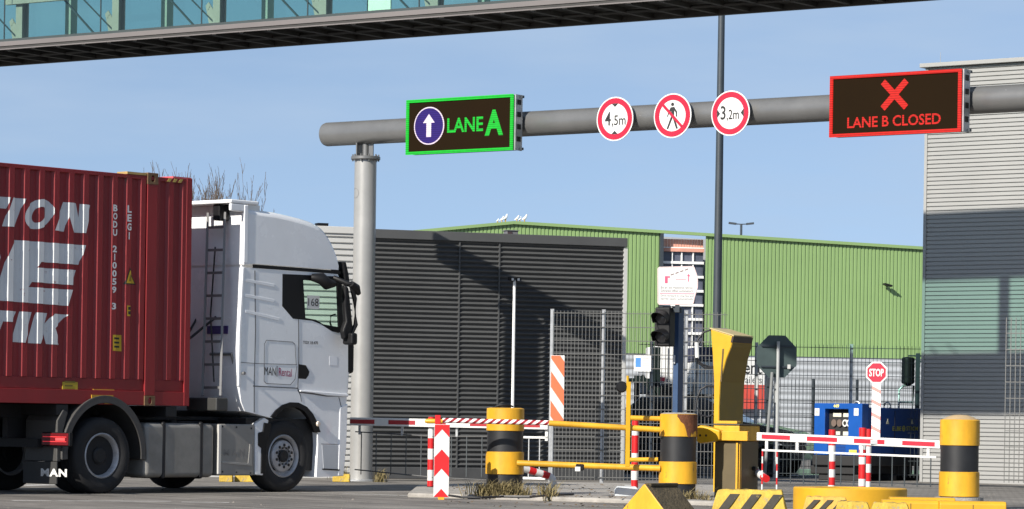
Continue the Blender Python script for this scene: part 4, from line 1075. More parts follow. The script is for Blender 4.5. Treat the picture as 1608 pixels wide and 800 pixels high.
uv, fs = text_mesh('MAN', .045, 1.12); mb_ = MB(); mb_.add([(xm - .035, a[0] + (b[0] - a[0]) * u, a[1] + (b[1] - a[1]) * v) for u, v in uv], fs); mb_.build('mudflap_lettering', SIGNW, trk, smooth=0, recalc=False)
a = TF.rx(66, 699, xm - .06); b = TF.rx(108, 681, xm - .06)
tl = sub('tail_light', trk)
m = MB(); m.box(xm - .06, xm, b[0] - .012, a[0] + .012, a[1] - .012, b[1] + .012); m.build('lamp_case', BLACKP, tl, bevel=.012)
m = MB(); m.box(xm - .072, xm - .0605, b[0], a[0], a[1], b[1]); m.build('lamp_lens', mat('lamp_red', (.12, .003, .005), .25), tl, bevel=.008)
m = MB(); zc = (a[1] + b[1]) / 2; m.box(xm - .077, xm - .0725, b[0] + .06, b[0] + .24, zc - .018, zc + .018); m.build('lamp_glow', mat('lamp_lit', (.5, .05, .05), .3, emit=(.75, .06, .06), estr=.8), tl, bevel=.002)
m = MB(); m.box(xm - .0765, xm - .0725, b[0] + .03, a[0] - .03, zc - .035, zc - .026); m.box(xm - .0765, xm - .0725, b[0] + .03, a[0] - .03, zc + .026, zc + .035); m.build('lamp_rib', mat('lamp_rim_lit', (.6, .05, .05), .3, emit=(.5, .01, .02), estr=.5), tl)

# ================================================================== street furniture
def stripes(name, cols, period, vec, rough=0.5, var=0.1, duty=0.5, wear=None, wearcol=(.3, .3, .3), wscale=10):
    """Painted stripes: two colours repeating along a direction of the object's own space."""
    m = mat(name, cols[0], rough, var=var)
    nt = m.node_tree; N = nt.nodes; L = nt.links; b = N['Principled BSDF']
    tc = N.new('ShaderNodeTexCoord'); dp = N.new('ShaderNodeVectorMath'); dp.operation = 'DOT_PRODUCT'; dp.inputs[1].default_value = vec
    L.new(tc.outputs['Object'], dp.inputs[0])
    dv = N.new('ShaderNodeMath'); dv.operation = 'DIVIDE'; dv.inputs[1].default_value = period; L.new(dp.outputs['Value'], dv.inputs[0])
    fr = N.new('ShaderNodeMath'); fr.operation = 'FRACT'; L.new(dv.outputs[0], fr.inputs[0])
    gt = N.new('ShaderNodeMath'); gt.operation = 'GREATER_THAN'; gt.inputs[1].default_value = duty; L.new(fr.outputs[0], gt.inputs[0])
    mx = N.new('ShaderNodeMix'); mx.data_type = 'RGBA'; L.new(gt.outputs[0], mx.inputs[0])
    src = b.inputs['Base Color'].links[0].from_socket
    L.new(src, mx.inputs[6]); mx.inputs[7].default_value = (*cols[1], 1); out = mx.outputs[2]
    if wear:
        n2 = N.new('ShaderNodeTexNoise'); n2.inputs['Scale'].default_value = wscale; n2.inputs['Detail'].default_value = 8
        L.new(tc.outputs['Object'], n2.inputs[0])
        r2 = N.new('ShaderNodeMapRange'); r2.inputs[1].default_value = wear; r2.inputs[2].default_value = wear + .05; L.new(n2.outputs[0], r2.inputs[0])
        m2 = N.new('ShaderNodeMix'); m2.data_type = 'RGBA'; L.new(r2.outputs[0], m2.inputs[0]); L.new(out, m2.inputs[6]); m2.inputs[7].default_value = (*wearcol, 1); out = m2.outputs[2]
    L.new(out, b.inputs['Base Color'])
    return m

# ------------------------------------------------------------------ fences
def mesh_fence(name, fr, k0, k1, zb, zt, posts, label, wire, postm, wr=0.0045, vstep=0.055, hstep=0.30, pz=None, panels=None):
    t = thing(name, fr, label, 'fence')
    n = panels or max(1, int(round((k1 - k0) / 2.6)))
    for q in range(n):
        a = k0 + (k1 - k0) * q / n + .01; b = k0 + (k1 - k0) * (q + 1) / n - .01
        m = MB(); k = a
        while k <= b: m.box(k - wr, k + wr, -wr, wr, zb, zt + .03); k += vstep
        z = zb + .05
        while z <= zt:
            m.box(a, b, -.014, -.006, z - .006, z + .006); m.box(a, b, .006, .014, z - .006, z + .006); z += hstep
        m.build('mesh_panel', wire, t, smooth=0)
    for px_k in posts:
        m = MB(); m.box(px_k - .03, px_k + .03, .02, .08, 0, (pz or zt) + .04); m.box(px_k - .033, px_k + .033, .017, .083, (pz or zt) + .04, (pz or zt) + .055); m.build('post', postm, t, bevel=.005)
    return t
FA = Frame(at(865, 700, 52.5).x, 52.5, -6)
zt_ = FA.px(900, 491)[1]
mesh_fence('wire_fence', FA, 0, FA.px(1142, 600)[0], 0.08, zt_, [FA.px(x, 600)[0] for x in (865.5, 946.5, 1076)], 'tall galvanised wire mesh fence with an orange striped board before it', WIRE, STEEL, hstep=.225, wr=.0042, vstep=.06)
FB = Frame(at(1000, 700, 61).x, 61, 4)
zt_ = FB.px(1219, 543)[1]
mesh_fence('wire_fence', FB, 0, FB.px(1446, 600)[0], 0.06, zt_, [FB.px(x, 600)[0] for x in (1023, 1095, 1137.5, 1188, 1219, 1337)], 'dark wire fence on grey posts, between the yellow kiosk and the silver warehouse', WIREB, mat('fence_post_grey', (.48, .49, .48), .5, var=.25), hstep=.27, vstep=.075, wr=.0036)
FC = Frame(at(1160, 700, 72).x, 72, 8)
zt_ = FC.px(1220, 598)[1]
mesh_fence('wire_fence', FC, 0, FC.px(1452, 600)[0], 0.06, zt_, [FC.px(x, 600)[0] for x in (1163, 1207, 1278, 1347)], 'low dark wire fence furthest back, just before the pale plinth wall', WIREB, DKPOLE, hstep=.3, vstep=.085, wr=.0036)
FD = Frame(at(1578, 600, 49).x, 49, -20)
mesh_fence('wire_fence', FD, 0, 3.4, 0.2, FD.px(1590, 502)[1], [2.6], 'galvanised wire mesh fence at the right edge before the silver wall', WIRE, STEEL, hstep=.25, wr=.006, vstep=.075)

# cable loops hung on the fence
cl = thing('cable_coil', at(1110, 548, 51.3), 'loops of black cable hanging on the fence left of the yellow kiosk', 'cable')
def wpath(pts, d, o): return [tuple(at(x, y, d) - o) for x, y in pts]
o_ = at(1110, 548, 51.3)
for pts in ([(1137, 531), (1128, 522), (1117, 518), (1105, 522), (1096, 533), (1091, 548), (1093, 562), (1102, 572), (1116, 577), (1126, 575), (1133, 570)],
            [(1100, 536), (1093, 550), (1096, 570), (1107, 578), (1120, 578)],
            [(1127, 615), (1120, 607), (1110, 606), (1100, 612), (1094, 628), (1092, 645)], [(1096, 640), (1100, 652), (1112, 655), (1122, 650)]):
    m = MB(); m.tube(wpath(pts, 51.3, o_), .016, 8); m.build('cable_loop', CABLE, cl, smooth=60)
m = MB(); m.tube(wpath([(1094, 538), (1095, 562)], 51.25, o_), .034, 8); m.build('cable_sleeve', mat('sleeve_white', (.6, .6, .58), .5), cl)
# small white notice on the fence
p = at(1009, 571, 52.0)
nt_ = thing('fence_notice', p, 'white notice with a blue symbol fixed to the mesh fence', 'notice', ang=-6)
m = MB(); m.box(-.14, .14, 0, .012, -.13, .13); m.build('plate', SIGNW, nt_, bevel=.003)
m = MB(); m.box(-.115, -.03, -.004, -.0008, -.06, .09); m.build('blue_symbol', mat('symbol_blue', (.06, .22, .55), .5), nt_)
m = MB()
for i in range(5): m.box(0, .11, -.003, -.0008, .08 - .04 * i, .09 - .04 * i)
m.build('printed_lines', mat('print_grey', (.45, .45, .45), .6), nt_)

# orange hazard board by the fence
p0 = at(863.5, 661, 51.4); p1 = at(887, 558.5, 51.4)
w_, h_ = p1.x - p0.x, p1.z - p0.z
hz = thing('hazard_board', (p0.x, 51.4, 0), 'orange and white diagonal hazard board standing against the mesh fence', 'hazard board')
m = MB(); m.box(0, w_, 0, .02, p0.z, p1.z); m.build('board', SIGNW, hz, bevel=.008)
m = MB(); s_ = h_ / 4.15; dz = w_ * 1.35
def clipz(pts): return pts
for zc in (p0.z - s_ * .9, p0.z + s_ * .95 + .0, p0.z + s_ * 2.75):
    q = [(.006, zc + dz), (w_ - .006, zc), (w_ - .006, zc + s_), (.006, zc + s_ + dz)]
    # keep inside the board
    out = []
    for i in range(4):
        a, b = Vector(q[i]), Vector(q[(i + 1) % 4])
        for lim in (None,): out.append(a)
    def clip(poly_, lim, up):
        res = []
        for i in range(len(poly_)):
            a, b = poly_[i], poly_[(i + 1) % len(poly_)]
            ia = (a[1] <= lim) if up else (a[1] >= lim); ib = (b[1] <= lim) if up else (b[1] >= lim)
            if ia: res.append(a)
            if ia != ib:
                t = (lim - a[1]) / (b[1] - a[1]); res.append((a[0] + (b[0] - a[0]) * t, lim))
        return res
    q = clip(clip(q, p1.z - .006, True), p0.z + .006, False)
    if len(q) >= 3: m.prism(q, -.003, -.0005)
m.build('orange_stripe', ORANGE, hz, smooth=0)
m = MB(); m.cyl((w_ * .2, .035, 0), (w_ * .2, .035, p1.z - .1), .02); m.build('post', STEEL, hz)

# ------------------------------------------------------------------ bollards
def bollard(px, d, ztops, r, label, rust=False, sink=0.0, tilt=0.0):
    zt, z1, z2, z3 = [at(px, y, d).z for y in ztops]
    t = thing('concrete_bollard', (at(px, 700, d).x, d, 0), label, 'bollard', 'yellow and black bollards')
    t.rotation_euler.y = R(tilt)
    m = MB(); m.lathe([(r - .012, -.15), (r - .012, zt - .02), (r - .03, zt - .008), (.001, zt + .01)], n=48); m.build('pipe', BLACK, t, smooth=40)
    m = MB(); m.lathe([(r - .011, z1), (r, z1 + .004), (r - .002, zt - .012), (r - .011, zt - .004), (r - .05, zt + .003)], n=48); m.build('yellow_band', YEL, t, smooth=40)
    m = MB(); m.lathe([(r - .011, z3), (r + .004, z3 + .004), (r + .002, z2 - .004), (r - .011, z2)], n=48); m.build('yellow_band', YEL, t, smooth=40)
    return t, zt, z1
bl, zt, z1 = bollard(1065, 42.0, (650, 686, 725, 760), .248, 'yellow and black bollard with rust flaking at its rim, before the blue signal pole')
# rust patch: an irregular plate of bare rusted pipe on the right of the rim
m = MB(); rnd = random.Random(4); vs = []; fs = []; na = 20
for j in range(na):
    a = R(-97 + 100 * j / (na - 1)); dep = (.05 + .24 * min(1, j / 7)) * rnd.uniform(.72, 1.15)
    vs += [(.2505 * math.cos(a), .2505 * math.sin(a), zt - .008), (.2505 * math.cos(a), .2505 * math.sin(a), zt - dep)]
for j in range(na - 1): fs.append((2 * j, 2 * j + 2, 2 * j + 3, 2 * j + 1))
m.add(vs, fs); m.build('rust_patch', RUST, bl, smooth=60)
m = MB(); m.lathe([(.235, zt - .002), (.2, zt + .012), (.001, zt + .016)], n=40); m.build('grey_top', CONC, bl)
bl, zt, z1 = bollard(793, 42.4, (641, 677, 709.5, 745), .252, 'yellow and black bollard with a bent dark flap on its top, standing in dry grass')
m = MB(); m.tube([(-.17, -.06, zt), (-.08, -.1, zt + .035), (.03, -.1, zt + .04), (.1, -.05, zt + .02)], [.012, .022, .02, .01], 8); m.build('top_flap', BLACKP, bl, smooth=60)
bl, zt, z1 = bollard(1507, 40.3, (659, 700, 741, 780), .252, 'yellow and black bollard at the end of the right barrier arm, with sand on top')
m = MB(); m.lathe([(.23, zt - .004), (.17, zt + .03), (.09, zt + .055), (.001, zt + .06)], n=24); m.build('sand_heap', mat('sand', (.42, .30, .16), .9, var=.3, bump=.4), bl, smooth=60)
m = MB(); m.lathe([(.30, -.15), (.31, at(1507, 781, 40.3).z)], n=32); m.build('footing', CONC, bl)

# ------------------------------------------------------------------ yellow swing gate
GW = stripes('red_white_helix', ((.28, .012, .02), (.85, .84, .82)), .105, (1.0, 0, -1.3), .45)
ga = at(667, 661.5, 41.7); gb = at(1037, 675, 41.9)
gt_ = thing('swing_gate', (ga.x, ga.y, 0), 'yellow pipe swing gate with a red and white striped left end', 'gate')
gl = lambda p: (p.x - ga.x, p.y - ga.y, p.z)
def gp(px, py, d=41.8): return gl(at(px, py, d))
m = MB(); m.tube([gp(667, 661.7), gp(671, 661.6), gp(690, 661.9), gp(695, 662)], [.018, .032, .032, .03], 12); m.build('end_cap', YEL, gt_, smooth=60)
m = MB(); a, b = Vector(gp(695, 660.5)), Vector(gp(862, 664.5)); m.cyl((0, 0, 0), b - a, .033, n=16); m.build('striped_bar', GW, gt_, loc=a)
m = MB(); m.cyl(gp(862, 664.8), gp(1037, 675.2), .038, n=16); m.build('top_bar', YEL, gt_, smooth=40)
m = MB(); m.cyl(gp(812, 727.5, 42.1), gp(1037, 736, 41.9), .04, n=16); m.build('bottom_bar', YEL, gt_, smooth=40)
m = MB(); m.box(*(lambda p: (p[0] - .03, p[0] + .03, p[1] - .08, p[1] - .042, p[2], gp(985, 600)[2]))(gp(985, 733.5))); m.build('upright', YEL_D, gt_, bevel=.005)
m = MB(); m.cyl(gp(983, 656.5, 42.1), gp(1037, 658, 42.1), .034, n=12); m.build('rear_bar', YEL, gt_, smooth=40)
m = MB(); m.cyl(gp(985, 722.5, 42.2), gp(1033, 722, 42.2), .03, n=12); m.build('rear_bar', YEL, gt_, smooth=40)
c_ = gp(976, 608); m = MB(); m.lathe([(.001, -.03), (.06, -.028), (.075, -.01), (.075, .02), (.05, .035)], (c_[0], c_[1] - .06, c_[2]), 'y', 24); m.build('lock_disc', BLACKP, gt_, smooth=40)
c_ = gp(985.5, 594); m = MB(); m.cyl((c_[0], c_[1] - .06, c_[2] - .06), (c_[0], c_[1] - .06, c_[2] + .03), .018, n=10); m.build('hook', YEL_D, gt_)
c_ = gp(910, 735); m = MB(); m.box(c_[0] - .05, c_[0] + .06, c_[1] - .06, c_[1] + .06, c_[2] - .035, c_[2] + .05); m.build('latch', BLACKP, gt_, bevel=.015)
m = MB(); m.box(c_[0] - .06, c_[0] + .01, c_[1] - .07, c_[1] - .061, c_[2] - .045, c_[2] + .015); m.build('latch_plate', SIGNW, gt_, bevel=.003)

# chevron board holding the gate's free end
ca = at(680.5, 786, 41.35); cb = at(706.5, 667, 41.35); w_ = cb.x - ca.x
cv = thing('chevron_board', (ca.x, 41.35, 0), 'white post board with red chevrons pointing up, under the end of the striped bar', 'marker board')
z0, z1 = max(ca.z, .03), cb.z
m = MB(); m.box(0, w_, 0, .05, z0, z1); m.build('board', SIGNW, cv, bevel=.006)
def zc(y): return z1 - (y - 275) / (728 - 275) * (z1 - z0)
sl = zc(305) - zc(355)
m = MB(); e = .004
for (ya, yb) in ((262, 305), (430, 550), (675, 760)):
    za, zb2 = zc(ya), zc(yb)
    l = [(e, za - sl), (w_ / 2, za), (w_ - e, za - sl), (w_ - e, zb2 - sl), (w_ / 2, zb2), (e, zb2 - sl)]
    if ya < 275: l = [(e, z1 - e), (w_ - e, z1 - e), (w_ - e, zb2 - sl), (w_ / 2, zb2), (e, zb2 - sl)]
    if yb > 728: l = [(e, max(za - sl, z0 + e)), (w_ / 2, za), (w_ - e, max(za - sl, z0 + e)), (w_ - e, z0 + e), (e, z0 + e)]
    mm = MB(); mm.prism(l, -.003, -.0005); mm.build('red_chevron', REDP, cv, smooth=0)
m = MB(); m.box(w_ * .3, w_ * .7, -.02, .06, 0, z0 + .002); m.build('foot', YEL, cv)
m = MB(); m.box(w_ * .02, w_ * .4, .01, .07, z1 + .001, at(683, 652, 41.35).z); m.build('support_stub', REDP, cv, bevel=.008)

# ------------------------------------------------------------------ flexible marker posts
def flex(px, d, ytop, label, rings, r=.05, foot=True, pts=None):
    p = at(px, ytop, d)
    t = thing('marker_post', (p.x, d, 0), label, 'marker post', 'red and white flexible posts')
    zt = p.z
    pts = pts or [(0, 0, .0), (0, 0, zt)]
    L_ = sum((Vector(b) - Vector(a)).length for a, b in zip(pts[:-1], pts[1:]))
    def ev(s_):
        s_ *= L_
        for a, b in zip(pts[:-1], pts[1:]):
            l = (Vector(b) - Vector(a)).length
            if s_ <= l + 1e-6: return Vector(a).lerp(Vector(b), s_ / l)
            s_ -= l
        return Vector(pts[-1])
    n = len(rings)
    m = MB()
    for i in range(n):
        m.mi = rings[i]
        q = [ev((i + j / 3) / n) for j in range(4)]
        m.tube(q, [r * (1 if j else .985) for j in range(4)], 16)
    m.build('post', [REDP, SIGNW], t, smooth=50)
    if foot:
        m = MB(); m.lathe([(r * 2, 0), (r * 2, .02), (r * 1.3, .05), (r * 1.02, .07)], n=20); m.build('foot', BLACKP, t, smooth=40)
    return t
flex(677.5, 46.2, 655, 'red and white flexible post half hidden behind the chevron board', [0, 1, 0, 1, 0, 1, 0], .047)
flex(998, 44, 656, 'red and white flexible post behind the yellow swing gate', [0, 0, 1, 0, 1, 0, 0, 1, 0], .048)
flex(1307, 43.8, 675, 'red and white flexible post behind the boom, before the lit generator front', [1, 1, 0, 1, 0, 1, 1, 0, 0], .05)
flex(1355, 44.2, 672, 'red and white flexible post below the STOP board, wide red ring at its foot', [0, 0, 1, 0, 0, 1, 0, 1, 0, 0], .052)
flex(1364, 45.5, 674, 'red and white flexible post mostly hidden behind another one under the STOP board', [0, 1, 0, 1, 0, 1, 0, 0], .045)
p = at(860, 747, 43.6); q = at(819, 735, 43.4)
flex(868, 43.6, 747, 'bent red and white flexible post leaning left beside the grassy bollard', [1, 1, 1, 0, 1, 0, 1], .05, True, [(0, 0, 0), (0.01, 0, p.z - .06), (-.04, 0, p.z - .01), (q.x - at(868, 747, 43.6).x, -.2, q.z)])
p = at(1186, 742, 42.2); q = at(1207, 753, 42.0)
flex(1184, 42.9, 735, 'bent red and white flexible post leaning right beside the brown barrier cabinet', [0, 1, 1, 0, 1, 1, 0], .05, True, [(0, 0, 0), (0, 0, p.z - .05), (.02, 0, p.z), (q.x - at(1184, 735, 42.9).x, -.5, q.z)])
p = at(984, 784, 42.6)
fb = thing('plastic_block', (p.x, 42.6, 0), 'pale grey plastic foot block standing left of the yellow concrete wedge', 'base block')
za = at(984, 764, 42.6).z; m = MB(); m.prism([(-.16, .0), (.15, 0), (.16, za * .75), (.12, za), (-.13, za), (-.165, za * .7)], -.15, .15); m.build('block', mat('pale_plastic', (.55, .58, .60), .5, var=.15), fb, bevel=.015)
m = MB(); m.box(-.03, .06, -.06, .06, za + .0005, za + .02); m.build('socket', mat('socket_grey', (.3, .3, .3), .6), fb, bevel=.005)

# ------------------------------------------------------------------ left boom barrier
def boom(name, P, Q, label, reds, face, rail_y, rods, hang, drop, redm=REDD, arm=None):
    """A striped arm from P to Q (world); local x along the arm, its painted face towards local -y."""
    d = Q - P; L_ = math.hypot(d.x, d.y)
    t = thing(name, (P.x, P.y, 0), label, 'barrier'); t.rotation_euler.z = math.atan2(d.y, d.x)
    def z(x): return P.z + d.z * x / L_
    h = face
    m = MB(); m.prism([(0, z(0) - h / 2), (L_, z(L_) - h / 2), (L_, z(L_) + h / 2), (0, z(0) + h / 2)], 0, .05); m.build('arm', arm or SIGNW, t, bevel=.008)
    for a, b in reds:
        m = MB(); m.prism([(a, z(a) - h * .26), (b, z(b) - h * .26), (b, z(b) + h * .26), (a, z(a) + h * .26)], -.004, -.0005); m.build('red_panel', redm, t)
    return t, L_, z
P, Q = at(549, 662, 46.6), at(860, 668.5, 45.4)
dd = Q - P; LL = math.hypot(dd.x, dd.y)
fx = lambda px: (at(px, 665, P.y + (Q.y - P.y) * (px - 549) / 311).x - P.x) / dd.x * LL
t, L_, z = boom('boom_barrier', P, Q, 'white boom barrier arm with dark red panels, running behind the red chevron board', [(fx(a), fx(b)) for a, b in ((549.5, 588), (610, 652), (685, 700), (738, 766), (785, 805), (822, 848))], .118, 0, [], [], 0)
for px in (562, 629, 715): x = fx(px); m = MB(); m.box(x - .016, x + .016, .0505, .075, z(x) - .19, z(x) - .02); m.build('hanger', STEEL, t)
DKSTEEL = mat('dull_steel', (.09, .09, .09), .5, metal=.3)
m = MB(); x0, x1 = fx(555), fx(800)
m.tube([(x0, .07, z(x0) - .15), ((x0 + x1) / 2, .07, z(x0) - .20), (x1, .07, z(x1) - .17)], .010, 6)
m.build('skirt_cable', DKSTEEL, t)
m = MB(); m.tube([(x0, .07, .29), (fx(680), .07, .20), (x1, .07, .17)], .010, 6); m.build('skirt_cable', DKSTEEL, t)
m = MB(); x = x0 + .1
while x < x1: m.box(x - .006, x + .006, .065, .075, .22, z(x) - .16); x += .24
m.build('skirt_rod', WIREB, t)
m = MB(); xa, xb = fx(820), fx(858); m.box(xa, xb, .055, .085, z(xa) - .19, z(xa) - .16); m.box(xb - .04, xb, .055, .085, z(xb) - .22, z(xb) + .04); m.build('skirt_rail', SIGNW, t)
m = MB(); zz = at(840, 751, 45.6).z; m.box(xa, xb - .03, .055, .085, zz - .02, zz + .015); m.build('skirt_rail', SIGNW, t)
m = MB()
for px in (828, 845): x = fx(px); m.box(x - .007, x + .007, .066, .078, zz, z(x) - .17)
m.build('skirt_rod', STEEL, t)
m = MB(); x = fx(795); m.box(x - .06, x + .06, .09, .2, 0, z(x) - .06); m.box(x - .06, x - .04, -.02, .09, z(x) - .09, z(x) + .06); m.build('rest_post', DKPOLE, t)

# ------------------------------------------------------------------ right boom barrier with its cabinet
CF = Frame(at(1160, 700, 42.3).x, 42.3, -30)
P, Q = at(1188, 685.5, 42.0), at(1476, 698.5, 40.6)
dd = Q - P; LL = math.hypot(dd.x, dd.y)
def fx(px):
    best = 0
    for i in range(60):
        a = (px - 1188) / 288 if i == 0 else a
        w = P + dd * a; cur = 804 + FOC * (w.x / w.y); a += (px + 0.4 - cur) / 288 * .8
    return a * LL
t, L_, z = boom('boom_barrier', P, Q, 'white boom barrier arm with bright red panels, lowered beside the brown cabinet', [(fx(a), fx(b)) for a, b in ((1196, 1240.5), (1267, 1314.5), (1341, 1389), (1417, 1468))], .108, 0, [], [], 0, redm=mat('red_panel_bright', (.55, .012, .03), .4))
m = MB(); x0, x1 = fx(1196), fx(1470)
m.prism([(x0, z(x0) - .19), (x1, z(x1) - .175), (x1, z(x1) - .15), (x0, z(x0) - .165)], .01, .035); m.build('skirt_rail', SIGNW, t)
m = MB()
for px in (1203, 1251, 1352, 1457): x = fx(px); m.box(x - .02, x + .02, .012, .034, z(x) - .163, z(x) - .0545)
m.build('skirt_hanger', SIGNW, t)
for i, px in enumerate((1196.5, 1219.5, 1241, 1261.5, 1281, 1300.5, 1320, 1340.5, 1381, 1400.5, 1420, 1440, 1461)):
    x = fx(px); zz = .27 if i > 1 else .16
    m = MB()
    if i < 2:
        zs_ = [zz + (z(x) - .17 - zz) * j / 6 for j in range(7)]
        for j in range(6): m.mi = j % 2; m.cyl((x, .022, zs_[j]), (x, .022, zs_[j + 1]), .011, n=8)
    else: m.cyl((x, .022, zz), (x, .022, z(x) - .17), .0085, n=8)
    m.build('skirt_rod', [SIGNW, REDP] if i < 2 else WIREB, t)
m = MB(); x = fx(1330); x1 = fx(1388)
m.tube([(fx(1320), .02, z(x) + .05), (fx(1329), .0, z(x) + .15)], .02, 8)
cab = thing('barrier_cabinet', CF, 'brown barrier cabinet with a yellow head and boss, right of the rust flaked bollard', 'cabinet')
BROWN = mat('cabinet_brown', (.095, .070, .030), .55, var=.15, scale=4)
x0 = CF.px(1122, 720, 0)[0]; zt = CF.px(1160, 693)[1]; zt2 = CF.px(1160, 665)[1]; y1 = CF.rx(1191, 720, 0)[0]
m = MB(); m.box(x0, 0, 0, y1, .02, zt - .002); m.build('body', BROWN, cab, bevel=.012)
m = MB(); m.box(x0 - .01, .012, -.01, y1 + .01, zt, zt2 - .03); m.build('head', YEL, cab, bevel=.015)
m = MB(); m.box(x0 - .02, .02, -.02, y1 + .02, zt2 - .029, zt2 - .008); m.build('lid', mat('lid_dark', (.06, .055, .04), .5), cab, bevel=.006)
m = MB(); m.box(x0 + .02, -.03, .0, .12, zt2 - .0075, zt2 + .03); m.build('lid_bracket', YEL, cab, bevel=.005)
m = MB(); m.box(-.035, -.005, -.014, -.002, .03, zt - .02); m.build('edge_trim', YEL, cab, bevel=.004)
m = MB(); m.box(.0015, .014, .01, .07, .03, zt - .02); m.build('edge_trim', YEL, cab, bevel=.004)
m = MB(); m.lathe([(.001, .05), (.03, .045), (.03, 0)], (0, y1 * .72, zt * .55), 'x', 14); m.build('lock', BLACKP, cab)
bx = CF.px(1100, 683, 0)[0]; bx2 = CF.px(1126, 683, 0)[0]; zc_ = CF.px(1112, 683)[1]
m = MB(); m.prism([(bx, zc_ + .10), (bx + .06, zc_ + .125), (bx2, zc_ + .09), (bx2 + .1, zc_ + .06), (bx2 + .1, zc_ - .07), (bx2, zc_ - .09), (bx + .05, zc_ - .12), (bx, zc_ - .09)], -.13, .05); m.build('boss', YEL_D, cab, bevel=.02)
m = MB()
for dx in (.06, .15): m.lathe([(.016, -.133), (.012, -.136), (.001, -.136)], (bx + dx, 0, zc_ - .01), 'y', 12)
m.build('boss_bolt', BLACKP, cab)
w0, w1 = CF.px(1128, 678)[0], .05
m = MB(); m.box(bx2 + .02, .16, -.07, -.012, zc_ - .075, zc_ + .055); m.build('arm_clamp', YEL, cab, bevel=.01)
# small stop sign carried by the arm
p = at(1376, 585.5, 41.1)
st = thing('stop_sign', (p.x, 41.1 - .035, 0), 'small red STOP sign on a white and red board clamped to the barrier arm', 'stop sign', ang=-18)
r = 17 / 5000 * 41.1
octo = lambda rr: [(rr / math.cos(R(22.5)) * math.cos(R(22.5 + 45 * i)), p.z + rr / math.cos(R(22.5)) * math.sin(R(22.5 + 45 * i))) for i in range(8)]
m = MB(); m.prism(octo(r), 0, .008); m.build('plate', SIGNW, st)
m = MB(); m.prism(octo(r * .86), -.003, -.0005); m.build('red_field', REDSIGN, st)
lettering('lettering', 'STOP', -r * .68, r * .68, p.z - r * .36, p.z + r * .36, -.006, SIGNW, st, bold=.03)
zb_ = at(1374, 689, 41.1).z
PINKS = stripes('faded_red_white', ((.85, .83, .82), (.75, .25, .22)), .17, (.5, 0, 1), .6, duty=.72)
m = MB(); m.box(-.058, .056, .009, .024, zb_ - .04, p.z - r * .8); m.build('board', PINKS, st)
m = MB(); m.box(-.07, .07, .005, .05, zb_ - .075, zb_ - .02); m.build('clamp', STEEL, st, bevel=.005)

# ------------------------------------------------------------------ yellow kiosk column
pk = at(1151.5, 528, 45.7); KF = Frame(pk.x, 45.7, 61)
ki = thing('ticket_column', KF, 'yellow access column with an overhanging slanted head, behind the brown cabinet', 'ticket column')
ztop = pk.z; yb = KF.rx(1116, 517, 0)[0]
def kr(px, py): return KF.rx(px, py, 0)
W_ = KF.px(1181.5, 528.5, 0)[0]
prof = [kr(1151.5, 528.5), kr(1116, 516.8), kr(1119, 560), kr(1121, 600), (kr(1121, 660)[0], 0.02), (kr(1129, 660)[0], 0.02), kr(1129, 640), kr(1131, 600), kr(1140, 565), kr(1148, 545)]
m = MB(); m.prismx(prof, 0, W_)
z6 = kr(1131, 600)[1]
m.v = [(x + (.17 * min(1, max(0, (ztop - z_) / (ztop - z6))) if x > W_ / 2 else 0), y_, z_) for x, y_, z_ in m.v]
m.build('column', YEL_D, ki, bevel=.012)
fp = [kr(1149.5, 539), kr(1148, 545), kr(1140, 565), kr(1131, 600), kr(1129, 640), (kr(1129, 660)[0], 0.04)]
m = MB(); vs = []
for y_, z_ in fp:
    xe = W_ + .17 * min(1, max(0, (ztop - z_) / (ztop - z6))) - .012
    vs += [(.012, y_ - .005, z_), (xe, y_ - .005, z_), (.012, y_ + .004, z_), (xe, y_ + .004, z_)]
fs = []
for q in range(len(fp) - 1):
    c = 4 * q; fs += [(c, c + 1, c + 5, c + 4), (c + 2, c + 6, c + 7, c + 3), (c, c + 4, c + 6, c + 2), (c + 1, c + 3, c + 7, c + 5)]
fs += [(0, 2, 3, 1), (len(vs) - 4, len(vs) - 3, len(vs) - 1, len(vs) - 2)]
m.add(vs, fs); o = m.build('shaded_front', mat('front_ochre_shaded', (.20, .125, .004), .5, var=.15, scale=3), ki, smooth=0); o['label'] = 'column front with its shade painted in as dark ochre'  # overlay on the leaning front, darkened so its colour carries the shade
m = MB(); a = kr(1151.5, 528.5); b = kr(1116, 516.8)
m.prismx([(a[0] - .012, a[1] + .002), (b[0] + .01, b[1] + .002), (b[0] + .01, b[1] + .018), (a[0] - .012, a[1] + .018)], -.01, W_ + .01); m.build('roof_plate', mat('kiosk_roof', (.45, .36, .17), .6, var=.15), ki)
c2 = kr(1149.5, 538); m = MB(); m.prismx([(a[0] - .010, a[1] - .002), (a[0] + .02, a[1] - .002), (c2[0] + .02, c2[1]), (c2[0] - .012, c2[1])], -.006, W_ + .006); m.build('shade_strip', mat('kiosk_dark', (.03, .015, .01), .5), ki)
m = MB(); q0, q1 = kr(1143, 548), kr(1134, 600); m.prismx([(q0[0] + .06, q0[1]), (q0[0] + .085, q0[1]), (q1[0] + .03, q1[1]), (q1[0] + .005, q1[1])], -.006, -.0005); m.build('door_gap', mat('gap_dark', (.08, .05, .01), .6), ki)

